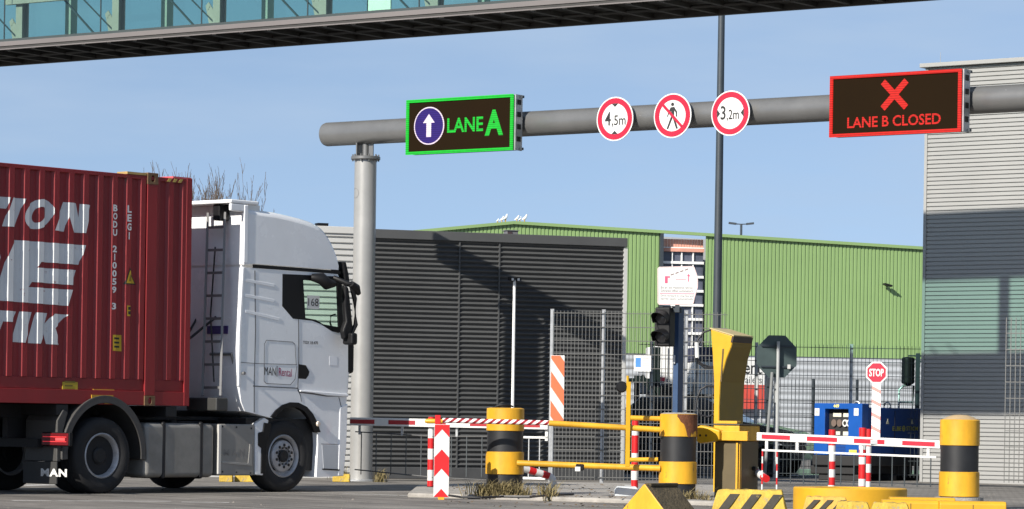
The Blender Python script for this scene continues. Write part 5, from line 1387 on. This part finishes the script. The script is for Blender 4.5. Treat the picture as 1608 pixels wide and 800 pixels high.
# ------------------------------------------------------------------ signal on its blue pole
pp = at(1066, 500, 43.6); PF = Frame(pp.x, 43.6, 61)
sg = thing('traffic_light', PF, 'black two lamp traffic light, unlit, on a square blue pole behind the rusty bollard', 'traffic light')
yl = PF.rx(1057, 560, 0)[0]; xr_ = PF.px(1073.5, 560)[0]
ztp = PF.px(1066, 482)[1]
m = MB(); m.box(0, xr_, 0, yl, 0, ztp); m.build('pole', BLUEP, sg, bevel=.006)
m = MB(); m.box(-.1, xr_ + .1, -.1, yl + .1, 0, .02); m.build('base_plate', STEEL, sg)
_w = at(1047, 510, 43.45); _r = Vector((_w.x, _w.y)) - PF.A
hd = sub('signal_head', sg, (_r.dot(PF.T), _r.dot(PF.N), 0)); hd.rotation_euler.z = R(96)
hx = PF.rx(1057, 510, -.05); 
zt, zb_ = PF.rx(1050, 484, -.12)[1], PF.rx(1050, 545, -.12)[1]
y0 = -.02
m = MB(); m.box(-.11, .11, y0 - .02, y0 + .20, zb_, zt); m.build('housing', BLACKP, hd, bevel=.018)
LENS = mat('dark_lens', (.10, .10, .105), .25)
for i in range(2):
    zc2 = zt - (zt - zb_) * (.27 + .47 * i); R_ = .105
    # lamps look to the left, along local +y
    m = MB(); m.lathe([(R_ * .88, y0 + .201), (R_ * .7, y0 + .225), (.001, y0 + .235)], (0, 0, zc2), 'y', 24); m.build('lens', LENS, hd, smooth=60)
    m = MB(); vs = []; fs = []; n_ = 22
    for k_ in range(n_ + 1):
        a = R(-35 + 250 * k_ / n_); ln = .24 * (.45 + .55 * max(0, math.sin(a))) + .03
        for rr in (R_, R_ - .006):
            vs += [(rr * math.cos(a), y0 + .2005, zc2 + rr * math.sin(a)), (rr * math.cos(a) * .97, y0 + .20 + ln, zc2 + rr * math.sin(a) * .97 - ln * .14)]
    for k_ in range(n_):
        b_0 = 4 * k_
        fs += [(b_0, b_0 + 1, b_0 + 5, b_0 + 4), (b_0 + 2, b_0 + 6, b_0 + 7, b_0 + 3), (b_0 + 1, b_0 + 3, b_0 + 7, b_0 + 5)]
    m.add(vs, fs); m.build('visor', BLACKP, hd, smooth=50)
m = MB(); zq = PF.rx(1062, 565, 0)[1]; m.box(-.03, -.001, yl * .45, yl * .45 + .04, zq - .06, zq + .06); m.build('cable_gland', STEEL, sg, bevel=.006)
# white notice on top
ns = thing('info_sign', (at(1064, 449, 43.3).x, 43.3, 0), 'white barrier instruction sign with a notched right edge, above the traffic light', 'sign', ang=-4)
NF = Frame(at(1064, 449, 43.3).x, 43.3, -4)
op = [(1035, 419.5), (1088, 418), (1090.5, 420), (1096, 436), (1096, 451), (1091, 468), (1089.5, 476), (1087, 479), (1035, 479), (1032.5, 476), (1032.5, 422)]
pol = [NF.px(x, y) for x, y in op]
m = MB(); m.prism(pol, 0, .012); m.build('plate', SIGNW, ns)
cxs = sum(p_[0] for p_ in pol) / len(pol); czs = sum(p_[1] for p_ in pol) / len(pol)
sc = lambda f: [(cxs + (x - cxs) * f, czs + (z_ - czs) * f) for x, z_ in pol]
m = MB(); m.prism(sc(.985), -.002, -.0004, holes=[sc(.955)]); m.build('pink_border', mat('border_pink', (.75, .42, .42), .5), ns)
N_ = lambda x, y: NF.px(x, y)
PNK = mat('pictogram_red', (.70, .08, .16), .5)
a, b = N_(1044, 445), N_(1048.5, 434); m = MB(); m.box(a[0], b[0], -.003, -.0004, a[1], b[1]); c3 = N_(1052, 434); m.box(b[0] + .0002, c3[0], -.003, -.0004, b[1] - .02, b[1]); m.build('pictogram_post', PNK, ns)
for i in range(4):
    a = N_(1053 + 7.5 * i, 432.2 - 2.6 * i); b = N_(1058 + 7.5 * i, 430.4 - 2.6 * i); m = MB(); m.bar((a[0], -.0018, a[1]), (b[0], -.0018, b[1]), .0025, .014); m.build('pictogram_dash', mat('dash_grey', (.2, .14, .14), .6) if i == 0 else bpy.data.materials['dash_grey'], ns)
a, b = N_(1080.5, 442.5), N_(1082, 434); c3 = N_(1081.2, 430); m = MB(); m.prism([(a[0], a[1]), (b[0], a[1]), (b[0], b[1]), (b[0] + .015, b[1]), (c3[0], c3[1]), (a[0] - .015, b[1]), (a[0], b[1])], -.003, -.0004); m.build('pictogram_arrow', PNK, ns)
a, b = N_(1061, 439.6), N_(1077, 438.6); m = MB(); m.box(a[0], b[0], -.003, -.0004, a[1], b[1]); m.build('pictogram_line', mat('line_rose', (.6, .3, .33), .5), ns)
TXT = mat('print_dark', (.20, .19, .19), .6)
for i, s_ in enumerate(('Bis an die Haltelinie fahren,', 'Schranke öffnet automatisch.', 'Drive forward to stop line and', 'barrier opens automatically.')):
    yb2 = (454, 458.8, 467, 471.8)[i]; a, b = N_(1037.5, yb2), N_(1089, yb2 - 3.6); lettering('lettering', s_, a[0], b[0], a[1], b[1], -.002, TXT, ns)
a, b = N_(1036, 461.7), N_(1090, 460.7); m = MB(); m.box(a[0], b[0], -.003, -.0004, a[1], b[1]); m.build('divider', mat('divider_rose', (.6, .3, .35), .5), ns)
m = MB(); q = N_(1062, 479); m.box(-.03, .03, .0125, .06, q[1] - .1, N_(1062, 425)[1]); m.build('mount', DKPOLE, ns)
m = MB(); m.box(-.06, .06, .0605, .26, q[1] + .02, q[1] + .08); m.box(-.06, .06, .0605, .26, q[1] - .1, q[1] - .04); m.build('mount_arm', DKPOLE, ns)

# back of an octagonal sign behind the fence
p = at(1220, 560, 60)
bs = thing('road_sign', (p.x, 60, 0), 'dark back of an octagonal road sign on grey posts, right of the kiosk', 'traffic sign', ang=15)
r = 33 / 5000 * 60
o8 = lambda rr: [(rr / math.cos(R(22.5)) * math.cos(R(22.5 + 45 * i)), p.z + rr / math.cos(R(22.5)) * math.sin(R(22.5 + 45 * i))) for i in range(8)]
m = MB(); m.prism(o8(r), 0, .02); m.build('plate', mat('sign_back_green_grey', (.06, .085, .085), .5, var=.2), bs)
m = MB(); m.box(-r * .8, r * .8, -.03, -.0005, p.z + .18, p.z + .21); m.box(-r * .8, r * .8, -.03, -.0005, p.z - .21, p.z - .18); m.build('rail', DKPOLE, bs)
m = MB(); m.tube([(.0, -.07, 0), (.0, -.07, p.z + .28)], .032, 10); m.build('post', mat('post_light_grey', (.36, .37, .37), .5), bs)
m = MB(); m.tube([(-.22, -.02, 0), (-.10, -.03, p.z - .3)], .03, 10); m.build('brace', mat('post_grey', (.2, .21, .21), .5), bs)
m = MB(); m.box(.2, .26, -.04, -.0365, p.z - .23, p.z - .15); m.build('sticker', SIGNW, bs)

# ------------------------------------------------------------------ blue generator
gp0 = at(1353, 700, 60.0); NGF = Frame(gp0.x, 60.0, -37)
gen = thing('generator', NGF, 'blue mobile generator with an open control panel and black skid, behind the boom', 'generator')
xl = NGF.px(1278, 680)[0]; ztp = NGF.px(1353, 634)[1]; zsk = NGF.px(1353, 716)[1]; yr = NGF.rx(1450, 690, 0)[0]; ztr = NGF.rx(1400, 641, 0)[1]
ra0, rz0 = NGF.px(1294.5, 714)[0], NGF.px(1300, 683)[1]; ra1, rz1 = NGF.px(1332, 643)
rz0 = NGF.px(1310, 690)[1]
m = MB(); m.prism([(xl, zsk), (0, zsk), (0, ztp), (xl, ztp)], 0, .25, holes=[[(ra0, rz0), (ra1, rz0), (ra1, rz1), (ra0, rz1)]]); m.build('front_housing', BLUE_G, gen, bevel=.015)
m = MB(); m.box(xl + .05, -.002, .2505, yr, zsk, ztr); m.build('side_housing', BLUE_G_SHADED, gen, bevel=.015)
m = MB(); m.box(ra0, ra1, .16, .2495, rz0, rz1); m.build('panel_recess', INK, gen)
wd = ra1 - ra0; hh = rz1 - rz0
for (u, v, uw, vh) in ((.18, .74, .36, .13), (.62, .74, .34, .13), (.2, .14, .3, .12), (.62, .12, .34, .14)):
    m = MB(); m.box(ra0 + wd * u, ra0 + wd * (u + uw), .14, .159, rz0 + hh * v, rz0 + hh * (v + vh)); m.build('instrument', mat('instrument_cream', (.62, .6, .5), .4) if 'instrument_cream' not in bpy.data.materials else bpy.data.materials['instrument_cream'], gen, bevel=.006)
for i, u in enumerate((.24, .48, .72, .9)):
    m = MB(); m.prism(circle(ra0 + wd * u, rz0 + hh * .54, .055, 16, .07), .12, .159); m.build('gauge', mat('gauge_rim', (.14, .1, .08), .5) if i == 0 else (bpy.data.materials['gauge_rim'] if i < 2 else SIGNW), gen)
m = MB()
for u in (.72, .9): m.prism(circle(ra0 + wd * u, rz0 + hh * .54, .03, 12, .04), .112, .1195)
m.build('gauge_face', INK, gen)
for px in (1279.5, 1341):
    a = NGF.px(px, 653); b = NGF.px(px + 7.5, 641.5); m = MB(); m.box(a[0], b[0], -.006, -.0005, a[1], b[1]); m.build('label', SIGNW, gen)
    m = MB(); m.prism(circle((a[0] + b[0]) / 2, (a[1] + b[1]) / 2, .028, 14), -.009, -.0065, holes=[circle((a[0] + b[0]) / 2, (a[1] + b[1]) / 2, .016, 14)]); m.build('label_mark', mat('label_print', (.35, .33, .3), .6), gen)
a, b = NGF.px(1309, 640.5), NGF.px(1318, 635); lettering('lettering', '449', a[0], b[0], a[1], b[1], -.006, mat('number_yellow', (.75, .65, .2), .5), gen, bold=.04)
m = MB()
for i in range(6): zz = zsk + .06 + .028 * i; m.box(xl + .3, -.35, -.006, -.0005, zz, zz + .012)
m.build('vent_slots', mat('vent_blue', (.004, .03, .14), .5), gen)
a, b = NGF.px(1334, 713), NGF.px(1346, 707); m = MB(); m.box(a[0], b[0], -.02, -.0065, a[1], b[1]); m.build('yellow_plate', mat('plate_yellow', (.75, .60, .08), .5), gen)
m = MB(); m.box(xl - .02, .02, -.02, yr + .02, .28, zsk - .003); m.box(xl - .10, -.2, .05, yr - .05, .12, .279)
for y in (.1, yr * .5, yr - .25):
    m.box(xl + .05, .01, y, y + .15, 0, .121)
m.build('skid', mat('skid_black', (.014, .014, .015), .6), gen, bevel=.02)
m = MB()
for y in (.3, yr * .62): m.tube([(-.3 + .07 * math.cos(R(a)), y, ztr + .03 + .08 * math.sin(R(a))) for a in range(-30, 220, 25)], .016, 8)
m.build('lifting_eye', STEEL, gen)
m = MB()
for (ya, za, zb2) in ((.52, .25, .9), (.95, .25, .9)): m.box(.0, .008, yr * ya, yr * ya + .012, zsk + .05, ztr - .05)
m.build('door_gap', INK, gen)
# lettering on the side: right of the face is local +y
def side_letter(body, y0, y1, z0, z1, mt, bold=.02):
    uv, fs = text_mesh(body, bold); mb_ = MB(); mb_.add([(.006, y0 + (y1 - y0) * u, z0 + (z1 - z0) * v) for u, v in uv], fs); mb_.build('lettering', mt, gen, smooth=0, recalc=False)
LY = mat('lettering_yellow', (.50, .45, .05), .5)
a = NGF.rx(1401, 676.5, 0); b = NGF.rx(1415, 670, 0); side_letter('ELBE', a[0], b[0], a[1], b[1], LY)
a = NGF.rx(1423, 676.5, 0); b = NGF.rx(1441, 670, 0); side_letter('STROM', a[0], b[0], a[1], b[1], LY)
c_ = NGF.rx(1419, 673.3, 0); m = MB(); m.prismx(circle(c_[0], c_[1], .055, 20), .001, .006, holes=[circle(c_[0], c_[1], .035, 20)]); m.prismx(circle(c_[0], c_[1], .018, 10), .001, .006); m.build('emblem', LY, gen)
for px in (1394, 1432):
    c_ = NGF.rx(px, 662, 0); m = MB(); m.prismx([(c_[0] - .05, c_[1] - .05), (c_[0] + .05, c_[1] - .05), (c_[0], c_[1] + .05)], .001, .005); m.build('warning_mark', mat('mark_pale', (.6, .58, .4), .5) if 'mark_pale' not in bpy.data.materials else bpy.data.materials['mark_pale'], gen)

# ------------------------------------------------------------------ dark car behind the cabinet
p = at(1213, 728, 63.5)
car = thing('parked_car', (p.x, 63.5, 0), 'dark car mostly hidden behind the yellow column, its bonnet pointing right', 'car', ang=-14)
CARM = mat('car_paint_dark', (.012, .014, .018), .25, coat=.6)
prof = [(-3.35, .35), (.62, .35), (.68, .55), (.60, .78), (.38, .88), (-.65, 1.08), (-1.35, 1.55), (-2.7, 1.58), (-3.3, 1.1), (-3.42, .7)]
m = MB(); m.prism([(.40, .32), (.62, .36), (.68, .55), (.60, .80), (.36, .92), (-.65, 1.10), (-3.3, 1.12), (-3.42, .7), (-3.35, .35), (-2.75, .32)] + [(-2.45 + .36 * math.cos(R(a)), .34 + .36 * math.sin(R(a))) for a in range(180, -1, -30)] + [(.0 + .36 * math.cos(R(a)), .34 + .36 * math.sin(R(a))) for a in range(180, -1, -30)], 0, 1.75); m.build('body', CARM, car, bevel=.06, seg=3)
m = MB(); vs = []
for y, i in ((.04, 0), (1.71, 0), (.22, 1), (1.53, 1)):
    vs += ([(-.62, y, 1.09), (-3.25, y, 1.11)] if not i else [(-1.4, y, 1.55), (-2.75, y, 1.57)])
m.add(vs, [(0, 1, 5, 4), (2, 6, 7, 3), (4, 5, 7, 6), (0, 4, 6, 2), (1, 3, 7, 5)]); m.build('greenhouse', mat('car_glass', (.015, .018, .02), .1), car, bevel=.03)
for x in (0, -2.45):
    for y in (.01, 1.54):
        wv = sub('wheel', car, (x, y, .32)); m = MB(); m.lathe([(.19, .03), (.22, .0), (.29, .0), (.32, .03), (.32, .17), (.29, .2), (.2, .2)], (0, 0, 0), 'y', 32); m.build('tyre', RUBBER, wv, smooth=40)
        m = MB(); m.lathe([(.20, .03), (.18, .04), (.001, .05)], (0, 0, 0), 'y', 24)
        for i in range(5): a = i * 1.2566; m.bar((.04 * math.cos(a), .03, .04 * math.sin(a)), (.18 * math.cos(a), .025, .18 * math.sin(a)), .03, .03)
        m.build('rim', DKPOLE, wv)
m = MB(); m.box(-.85, -.6, -.16, .02, 1.05, 1.2); m.build('wing_mirror', CARM, car, bevel=.04)
m = MB(); m.box(.5, .66, .1, .4, .62, .74); m.build('headlight', mat('lamp_clear', (.4, .4, .4), .15), car, bevel=.03)

# ------------------------------------------------------------------ vehicles behind the wire fence
p = at(1036, 618, 70)
tb = thing('parked_trailer', (p.x, 70, 0), 'white box trailer with a red lamp, behind the fence and the blue pole', 'trailer', ang=6)
zt = at(1050, 543, 70).z; zb_ = at(1050, 606, 70).z; w_ = at(1062, 600, 70).x - p.x
m = MB(); m.box(0, w_, 0, 2.2, zb_, zt); m.build('box', WHITE_M, tb, bevel=.02)
m = MB(); m.box(.02, w_ - .02, -.03, -.005, zb_ + .0, zb_ + .04); m.box(w_ * .45, w_ * .47, -.03, -.004, zb_ + .06, zt - .05); m.build('door_gap', DKPOLE, tb)
m = MB(); m.box(.0, w_, .02, 2.1, .5, zb_ - .01); m.build('chassis', UNDER, tb)
m = MB(); a = at(1036.5, 599, 70); b = at(1044.5, 593, 70); m.box(a.x - p.x, b.x - p.x, -.05, -.031, a.z, b.z); m.build('tail_lamp', mat('lamp_dull_red', (.45, .03, .06), .4), tb)
for y in (.4, 1.5): m = MB(); m.lathe([(.2, 0), (.45, 0), (.48, .04), (.48, .25), (.2, .25)], (w_ * .5, y, .48), 'y', 28); m.build('wheel', RUBBER, tb)
p = at(1098, 618, 68)
tb = thing('parked_trailer', (p.x, 68, 0), 'white trailer with dark navy top, behind the coiled cable on the fence', 'trailer', ang=6)
zt = at(1110, 545, 68).z; zm = at(1110, 568, 68).z; zb_ = at(1110, 620, 68).z; w_ = at(1124, 600, 68).x - p.x
m = MB(); m.box(0, w_, 0, 2.2, zb_, zm); m.build('box', WHITE_M, tb, bevel=.02)
m = MB(); m.box(-.02, w_ + .02, -.02, 2.2, zm + .002, zt); m.build('tarpaulin', mat('tarp_navy', (.025, .03, .075), .6), tb, bevel=.03)
a = at(1080, 616, 68); b = at(1091.5, 592, 68); m = MB(); m.box(a.x - p.x, b.x - p.x, .3, 1.2, a.z, b.z); m.build('locker', WHITE_M, tb, bevel=.02)
m = MB(); m.box(a.x - p.x, w_, .1, 2.1, .6, zb_ - .012); m.build('chassis', UNDER, tb)
for x in (.0, .35): m = MB(); m.lathe([(.2, 0), (.45, 0), (.48, .04), (.48, .25), (.2, .25)], (x, .1, .48), 'y', 28); m.build('wheel', RUBBER, tb)
p = at(985, 640, 66)
fl = thing('parked_flatbed', (p.x, 66, 0), 'dark flatbed with a diagonal brace and a pale tank, behind the mesh fence notice', 'trailer', ang=4)
X = lambda x, y: (at(x, y, 66).x - p.x, at(x, y, 66).z)
a, b = X(985, 597), X(1030, 588); m = MB(); m.box(a[0], b[0], 0, .12, a[1] - .05, a[1] + .04)
m.bar((X(1008, 590)[0], .06, X(1008, 590)[1]), (X(1028, 622)[0], .06, X(1028, 622)[1]), .09, .09)
for px in (1001, 1028, 1034): q = X(px, 620); m.box(q[0] - .05, q[0] + .05, .12, .22, .1, X(px, 545 if px > 1020 else 590)[1])
m.box(X(982, 640)[0], X(1036, 640)[0], .0, 1.8, X(985, 655)[1], X(985, 640)[1]); m.build('frame', UNDER, fl)
a, b = X(1007, 619), X(1025, 597); m = MB(); m.box(a[0], b[0], .3, .9, a[1], b[1]); m.build('tank', WHITE_M, fl, bevel=.04)
for px in (990, 1014): q = X(px, 652); m = MB(); m.lathe([(.2, 0), (.45, 0), (.48, .04), (.48, .25), (.2, .25)], (q[0], .1, .48), 'y', 28); m.build('wheel', RUBBER, fl)

# black drum on a post beside the silver building
p = at(1441, 600, 62.5)
dr = thing('post_drum', (p.x, 62.5, 0), 'black ribbed drum hung from a dark post beside the silver warehouse corner', 'drum')
z1 = at(1441, 555, 62.5).z; m = MB(); m.box(-.04, .04, -.04, .04, 0, z1); m.build('post', DKPOLE, dr, bevel=.008)
dx = at(1426, 580, 62.5).x - p.x; za, zb_ = at(1426, 563, 62.5).z, at(1426, 602, 62.5).z
m = MB(); m.lathe([(.04, zb_ - .05), (.12, zb_)] + [(.125 + .006 * (i % 2), zb_ + (za - zb_) * i / 14) for i in range(15)] + [(.10, za + .02), (.001, za + .03)], (dx, 0, 0), 'z', 28); m.build('drum', BLACKP, dr)
m = MB(); m.bar((dx, 0, za + .05), (.25, 0, za + .05), .05, .03); m.tube([(0, 0, z1 - .15), (.3, -.1, z1 - .22), (.45, -.1, z1 - .2)], .02); m.build('bracket', DKPOLE, dr)
m = MB(); q = at(1410, 640, 62.5); xq = q.x - p.x
m.tube([(xq, 0, .2), (xq + .02, 0, at(1412, 612, 62.5).z), (xq + .1, 0, at(1418, 606, 62.5).z), (-.08, 0, at(1436, 606, 62.5).z), (-.12, 0, .4)], .022); m.tube([(xq, 0, at(1412, 632, 62.5).z), (-.1, 0, at(1436, 632, 62.5).z)], .022); m.build('tube_frame', STEEL, dr)

# ------------------------------------------------------------------ concrete blocks in the foreground
ROUGHY = mat('worn_yellow_concrete', (.50, .34, .05), .85, var=.35, scale=7, wear=.56, wearcol=(.30, .24, .12), wscale=12, bump=.6, bscale=40)
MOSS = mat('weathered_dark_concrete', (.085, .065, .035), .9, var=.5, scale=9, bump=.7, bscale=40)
p = at(1010, 761, 30.5); W1 = Frame(p.x, 30.5, 53)
wg = thing('concrete_wedge', W1, 'bright yellow pointed concrete wedge with a dark weathered flank', 'concrete block')
sl = .235 / .25
m = MB(); hw = p.z * sl + .02
m.mi = 0; m.prismx([(hw, 0), (0, p.z), (-.02, p.z + .002), (-hw, 0)], 0, .52); o = m.build('block', YEL, wg, bevel=.012)
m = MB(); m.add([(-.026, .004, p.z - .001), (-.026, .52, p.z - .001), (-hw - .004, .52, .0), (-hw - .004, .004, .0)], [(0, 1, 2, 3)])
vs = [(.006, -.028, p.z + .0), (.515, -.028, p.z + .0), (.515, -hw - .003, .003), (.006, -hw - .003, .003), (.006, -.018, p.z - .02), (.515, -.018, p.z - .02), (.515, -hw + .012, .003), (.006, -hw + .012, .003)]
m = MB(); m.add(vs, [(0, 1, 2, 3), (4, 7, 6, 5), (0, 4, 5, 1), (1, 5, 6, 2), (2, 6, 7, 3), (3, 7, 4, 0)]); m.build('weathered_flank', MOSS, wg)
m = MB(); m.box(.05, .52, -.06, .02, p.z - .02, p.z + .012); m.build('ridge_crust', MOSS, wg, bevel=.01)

def block(name, pxl, pxr, yt, d, label, ang, depth, slope, stripe=True, mt=ROUGHY, strm=None, ns=3, end=.10, yb=None):
    a = at(pxl, yt, d); fr = Frame(a.x, d, ang); k1 = fr.px(pxr, yt + .015 * (pxr - pxl))[0]
    t = thing(name, fr, label, 'concrete block')
    z = a.z; m = MB(); rnd = random.Random(int(pxl))
    n = 14; vs = []; fs = []
    sec = [(0.0, 0, 1), (.02, 1, 1), (depth * .5, 1.01, 1), (depth, 1, 1), (depth + slope, 0, 1)]
    prof = [(-slope, 0.0), (-slope * .12, z * .90), (.015, z), (depth - .015, z), (depth, z * .9), (depth + slope, 0)]
    for i in range(n + 1):
        x = k1 * i / n
        for y_, z_ in prof:
            e_ = end * (1 - z_ / z)
            xx = x if 0 < i < n else (x - e_ if i == 0 else x + e_)
            vs.append((xx + rnd.uniform(-.004, .004), y_ + rnd.uniform(-.006, .006), z_ + (rnd.uniform(-.01, .006) if z_ > 0 else 0)))
    q = len(prof)
    for i in range(n):
        for j in range(q - 1): fs.append((i * q + j, (i + 1) * q + j, (i + 1) * q + j + 1, i * q + j + 1))
    fs += [tuple(range(q)), tuple(range(n * q, n * q + q))]
    m.add(vs, fs); m.build('block', mt, t, smooth=35, bevel=.012)
    if stripe:
        for i in range(ns):
            x0 = k1 * (.20 + .34 * i) * (3 / ns if ns > 3 else 1); wS = k1 * .15
            f = lambda x, s_: (x, -slope + slope * .88 * s_ - .012, z * .90 * s_ + .006)
            vs = [f(x0 - .02, .30), f(x0 + wS, .30), f(x0 + wS + .14, .96), f(x0 + .12, .96)]
            vs = [f(x0 - .25, .0), f(x0 - .25 + wS, .0), f(x0 + wS, .97), f(x0, .97)]
            m = MB(); b2 = [(v[0], v[1] + .02, v[2]) for v in vs]; m.add(vs + b2, [(0, 1, 2, 3), (4, 7, 6, 5), (0, 4, 5, 1), (1, 5, 6, 2), (2, 6, 7, 3), (3, 7, 4, 0)]); m.build('black_stripe', strm or bpy.data.materials['block_stripe'], t)
    return t
mat('block_stripe', (.045, .04, .03), .85, var=.4, scale=8, wear=.62, wearcol=(.3, .22, .06), wscale=14)
block('concrete_barrier', 1127, 1227, 768, 31, 'worn yellow concrete block with three broad black diagonal stripes', -8, .26, .17)
block('concrete_barrier', 1266, 1328, 779.5, 32.5, 'orange yellow concrete block with three narrow dark stripes, before the yellow ring', -6, .26, .14, mt=mat('orange_yellow_concrete', (.62, .36, .07), .8, var=.25, scale=6, wear=.64, wearcol=(.4, .3, .2), wscale=10, bump=.4), ns=3, end=.08)
block('concrete_barrier', 1316, 1362, 787.5, 31.5, 'crumbling yellow concrete block top at the lower edge, left of its twin', -6, .3, .12, stripe=False)
block('concrete_barrier', 1372, 1424, 789, 31.2, 'crumbling yellow concrete block top with a dark chipped edge, right of its twin', -6, .3, .12, stripe=False)
# big yellow ring base
d_ = 37.6; p = at(1335, 766, d_); r_ = 89 / 5000 * d_
rg = thing('yellow_ring_base', (p.x, d_, 0), 'large low round yellow concrete base behind the small blocks', 'concrete base')
RY = mat('ring_yellow', (.56, .30, .012), .5, var=.12, scale=3)
m = MB(); zt = p.z; m.lathe([(r_, 0), (r_, zt - .012), (r_ - .012, zt), (r_ - .22, zt), (r_ - .23, zt - .01), (r_ - .23, 0)], n=72); m.build('ring', RY, rg, smooth=40)
m = MB(); m.lathe([(r_ - .231, zt - .06), (.001, zt - .06)], n=48); m.build('fill', CONC, rg)
# yellow kerb blocks at the lower right
for i, (a_, b_, yt, d_, lab) in enumerate(((1398, 1500, 781, 35.5, 'long plain yellow kerb block, the upper one, below the right bollard'), (1386, 1474, 785, 34.6, 'plain yellow kerb block in front of the upper one, at the lower edge'), (1476, 1580, 787, 34.4, 'plain yellow kerb block at the lower right corner'))):
    a = at(a_, yt, d_); b = at(b_, yt + 2, d_)
    t = thing('kerb_block', (a.x, d_, 0), lab, 'kerb block', ang=-3); L_ = b.x - a.x
    m = MB(); m.prismx([(0, 0), (0, a.z - .03), (.03, a.z), (.27, a.z), (.30, a.z - .03), (.30, 0)], 0, L_); m.build('block', RY, t, bevel=.012)
    m = MB(); m.box(L_ * .5 - .006, L_ * .5 + .006, -.002, .2, a.z * .1, a.z - .035); m.build('joint', mat('joint_dark', (.2, .12, .02), .8) if 'joint_dark' not in bpy.data.materials else bpy.data.materials['joint_dark'], t)

# yellow wheel stops seen under the truck
for i, (a_, b_, yy, lab) in enumerate(((344, 366, 757, 'yellow kerb stone seen under the locker of the truck, left one'), (368, 420, 757, 'yellow kerb stone seen between the locker and the front wheel of the truck'), (522, 550, 757, 'yellow kerb stone below the front bumper of the truck'))):
    g0 = ground(a_, yy); g1 = ground(b_, yy)
    t = thing('kerb_stone', (g0.x, g0.y, 0), lab, 'kerb stone', 'yellow kerb stones beyond the truck')
    m = MB(); L_ = (g1 - g0).x; m.prismx([(0, 0), (.01, .1), (.05, .13), (.22, .13), (.25, 0)], 0, L_); m.build('stone', ROUGHY, t, bevel=.01)

# ------------------------------------------------------------------ ground cover and litter
def tuft(px0, px1, yb, d, n, h, seed, lab, lean=.4):
    rnd = random.Random(seed); a = at(px0, yb, d); b = at(px1, yb, d)
    o0 = Vector(((a.x + b.x) / 2, d, 0)); m = MB()
    for i in range(n):
        u = rnd.gauss(.5, .22); x = a.x + (b.x - a.x) * u - o0.x; y = rnd.uniform(-.25, .12)
        z0 = max(0.0, a.z - .05) if a.z > .03 else 0
        hh_ = h * rnd.uniform(.35, 1.0); az = rnd.uniform(0, 6.28); ln = rnd.uniform(.1, lean) * hh_ * 1.6
        dx_, dy_ = math.cos(az) * ln, math.sin(az) * ln; w = .006
        p0 = Vector((x, y, z0)); p1 = p0 + Vector((dx_ * .35, dy_ * .35, hh_ * .65)); p2 = p0 + Vector((dx_, dy_, hh_ * rnd.uniform(.55, 1)))
        q = Vector((-math.sin(az + .6), math.cos(az + .6), 0)) * w
        m.add([p0 - q, p0 + q, p1 + q * .8, p1 - q * .8, p2], [(0, 1, 2, 3), (3, 2, 4)])
    o = m.build('dry_grass', GRASSM, None, smooth=0, loc=o0, recalc=False)
    tag(o, lab, 'grass', kind='stuff')
tuft(742, 830, 776, 42.0, 900, .30, 1, 'dry grass round the foot of the grassy bollard', .8)
tuft(848, 874, 783, 41.6, 120, .34, 2, 'thin dry grass tuft right of the grassy bollard', .9)
tuft(1052, 1112, 790, 41.2, 160, .26, 3, 'dry grass at the foot of the rust flaked bollard', 1.0)
tuft(586, 608, 757, 52.4, 130, .28, 4, 'dry grass at the foot of the gantry post')
tuft(520, 548, 752, 54, 110, .35, 5, 'dry grass below the truck bumper')
tuft(1100, 1120, 789, 40.8, 60, .2, 6, 'dry stalks left of the brown cabinet', 1.2)
rnd = random.Random(5); m = MB(); o0 = ground(960, 780)
for i in range(420):
    g_ = ground(rnd.uniform(700, 1120), rnd.uniform(768, 797)); s_ = rnd.uniform(.012, .035); az = rnd.uniform(0, 6.28)
    c0 = Vector((g_.x, g_.y, .064 + rnd.uniform(0, .02))) if 640 < 804 + FOC * g_.x / g_.y < 1110 and g_.y > 40.5 else Vector((g_.x, g_.y, .006))
    u_ = Vector((math.cos(az), math.sin(az), rnd.uniform(-.4, .4))) * s_; v_ = Vector((-math.sin(az), math.cos(az), rnd.uniform(-.3, .5))) * s_ * .6
    m.add([c0 - u_, c0 - v_, c0 + u_, c0 + v_], [(0, 1, 2, 3)])
tag(m.build('leaf_litter', mat('dead_leaves', (.15, .10, .05), .9, var=.5, scale=12), None, smooth=0, recalc=False), 'dead leaves scattered over the island', 'leaves', kind='stuff')
rnd = random.Random(9); m = MB()
for i in range(420):
    g_ = ground(rnd.uniform(0, 1600), rnd.uniform(764, 800)); s_ = rnd.uniform(.004, .016) * (1 if rnd.random() < .85 else 1.8)
    c0 = Vector((g_.x, g_.y, s_ * .3)); az = rnd.uniform(0, 3)
    pts_ = [c0 + Vector((math.cos(az + q * 1.2566) * s_ * rnd.uniform(.6, 1), math.sin(az + q * 1.2566) * s_ * rnd.uniform(.6, 1), -s_ * .3)) for q in range(5)] + [c0 + Vector((0, 0, s_ * .4))]
    m.add(pts_, [(q, (q + 1) % 5, 5) for q in range(5)])
tag(m.build('grit', mat('grit_stone', (.17, .155, .135), .9, var=.6, scale=1.5), None, smooth=0, recalc=False), 'loose grit scattered over the yard', 'grit', kind='stuff')
cbl = MB(); o0 = ground(706, 786, .02)
pts = [ground(x, y, .02) - o0 for x, y in ((705, 785), (725, 788), (755, 788.5), (790, 787), (830, 788), (865, 784), (900, 783))]
cbl.tube([(p_.x, p_.y, .0) for p_ in pts], .014, 8)
tag(cbl.build('ground_cable', CABLE, None, loc=(o0.x, o0.y, .075), smooth=60), 'thin black cable lying on the ground right of the chevron board', 'cable')
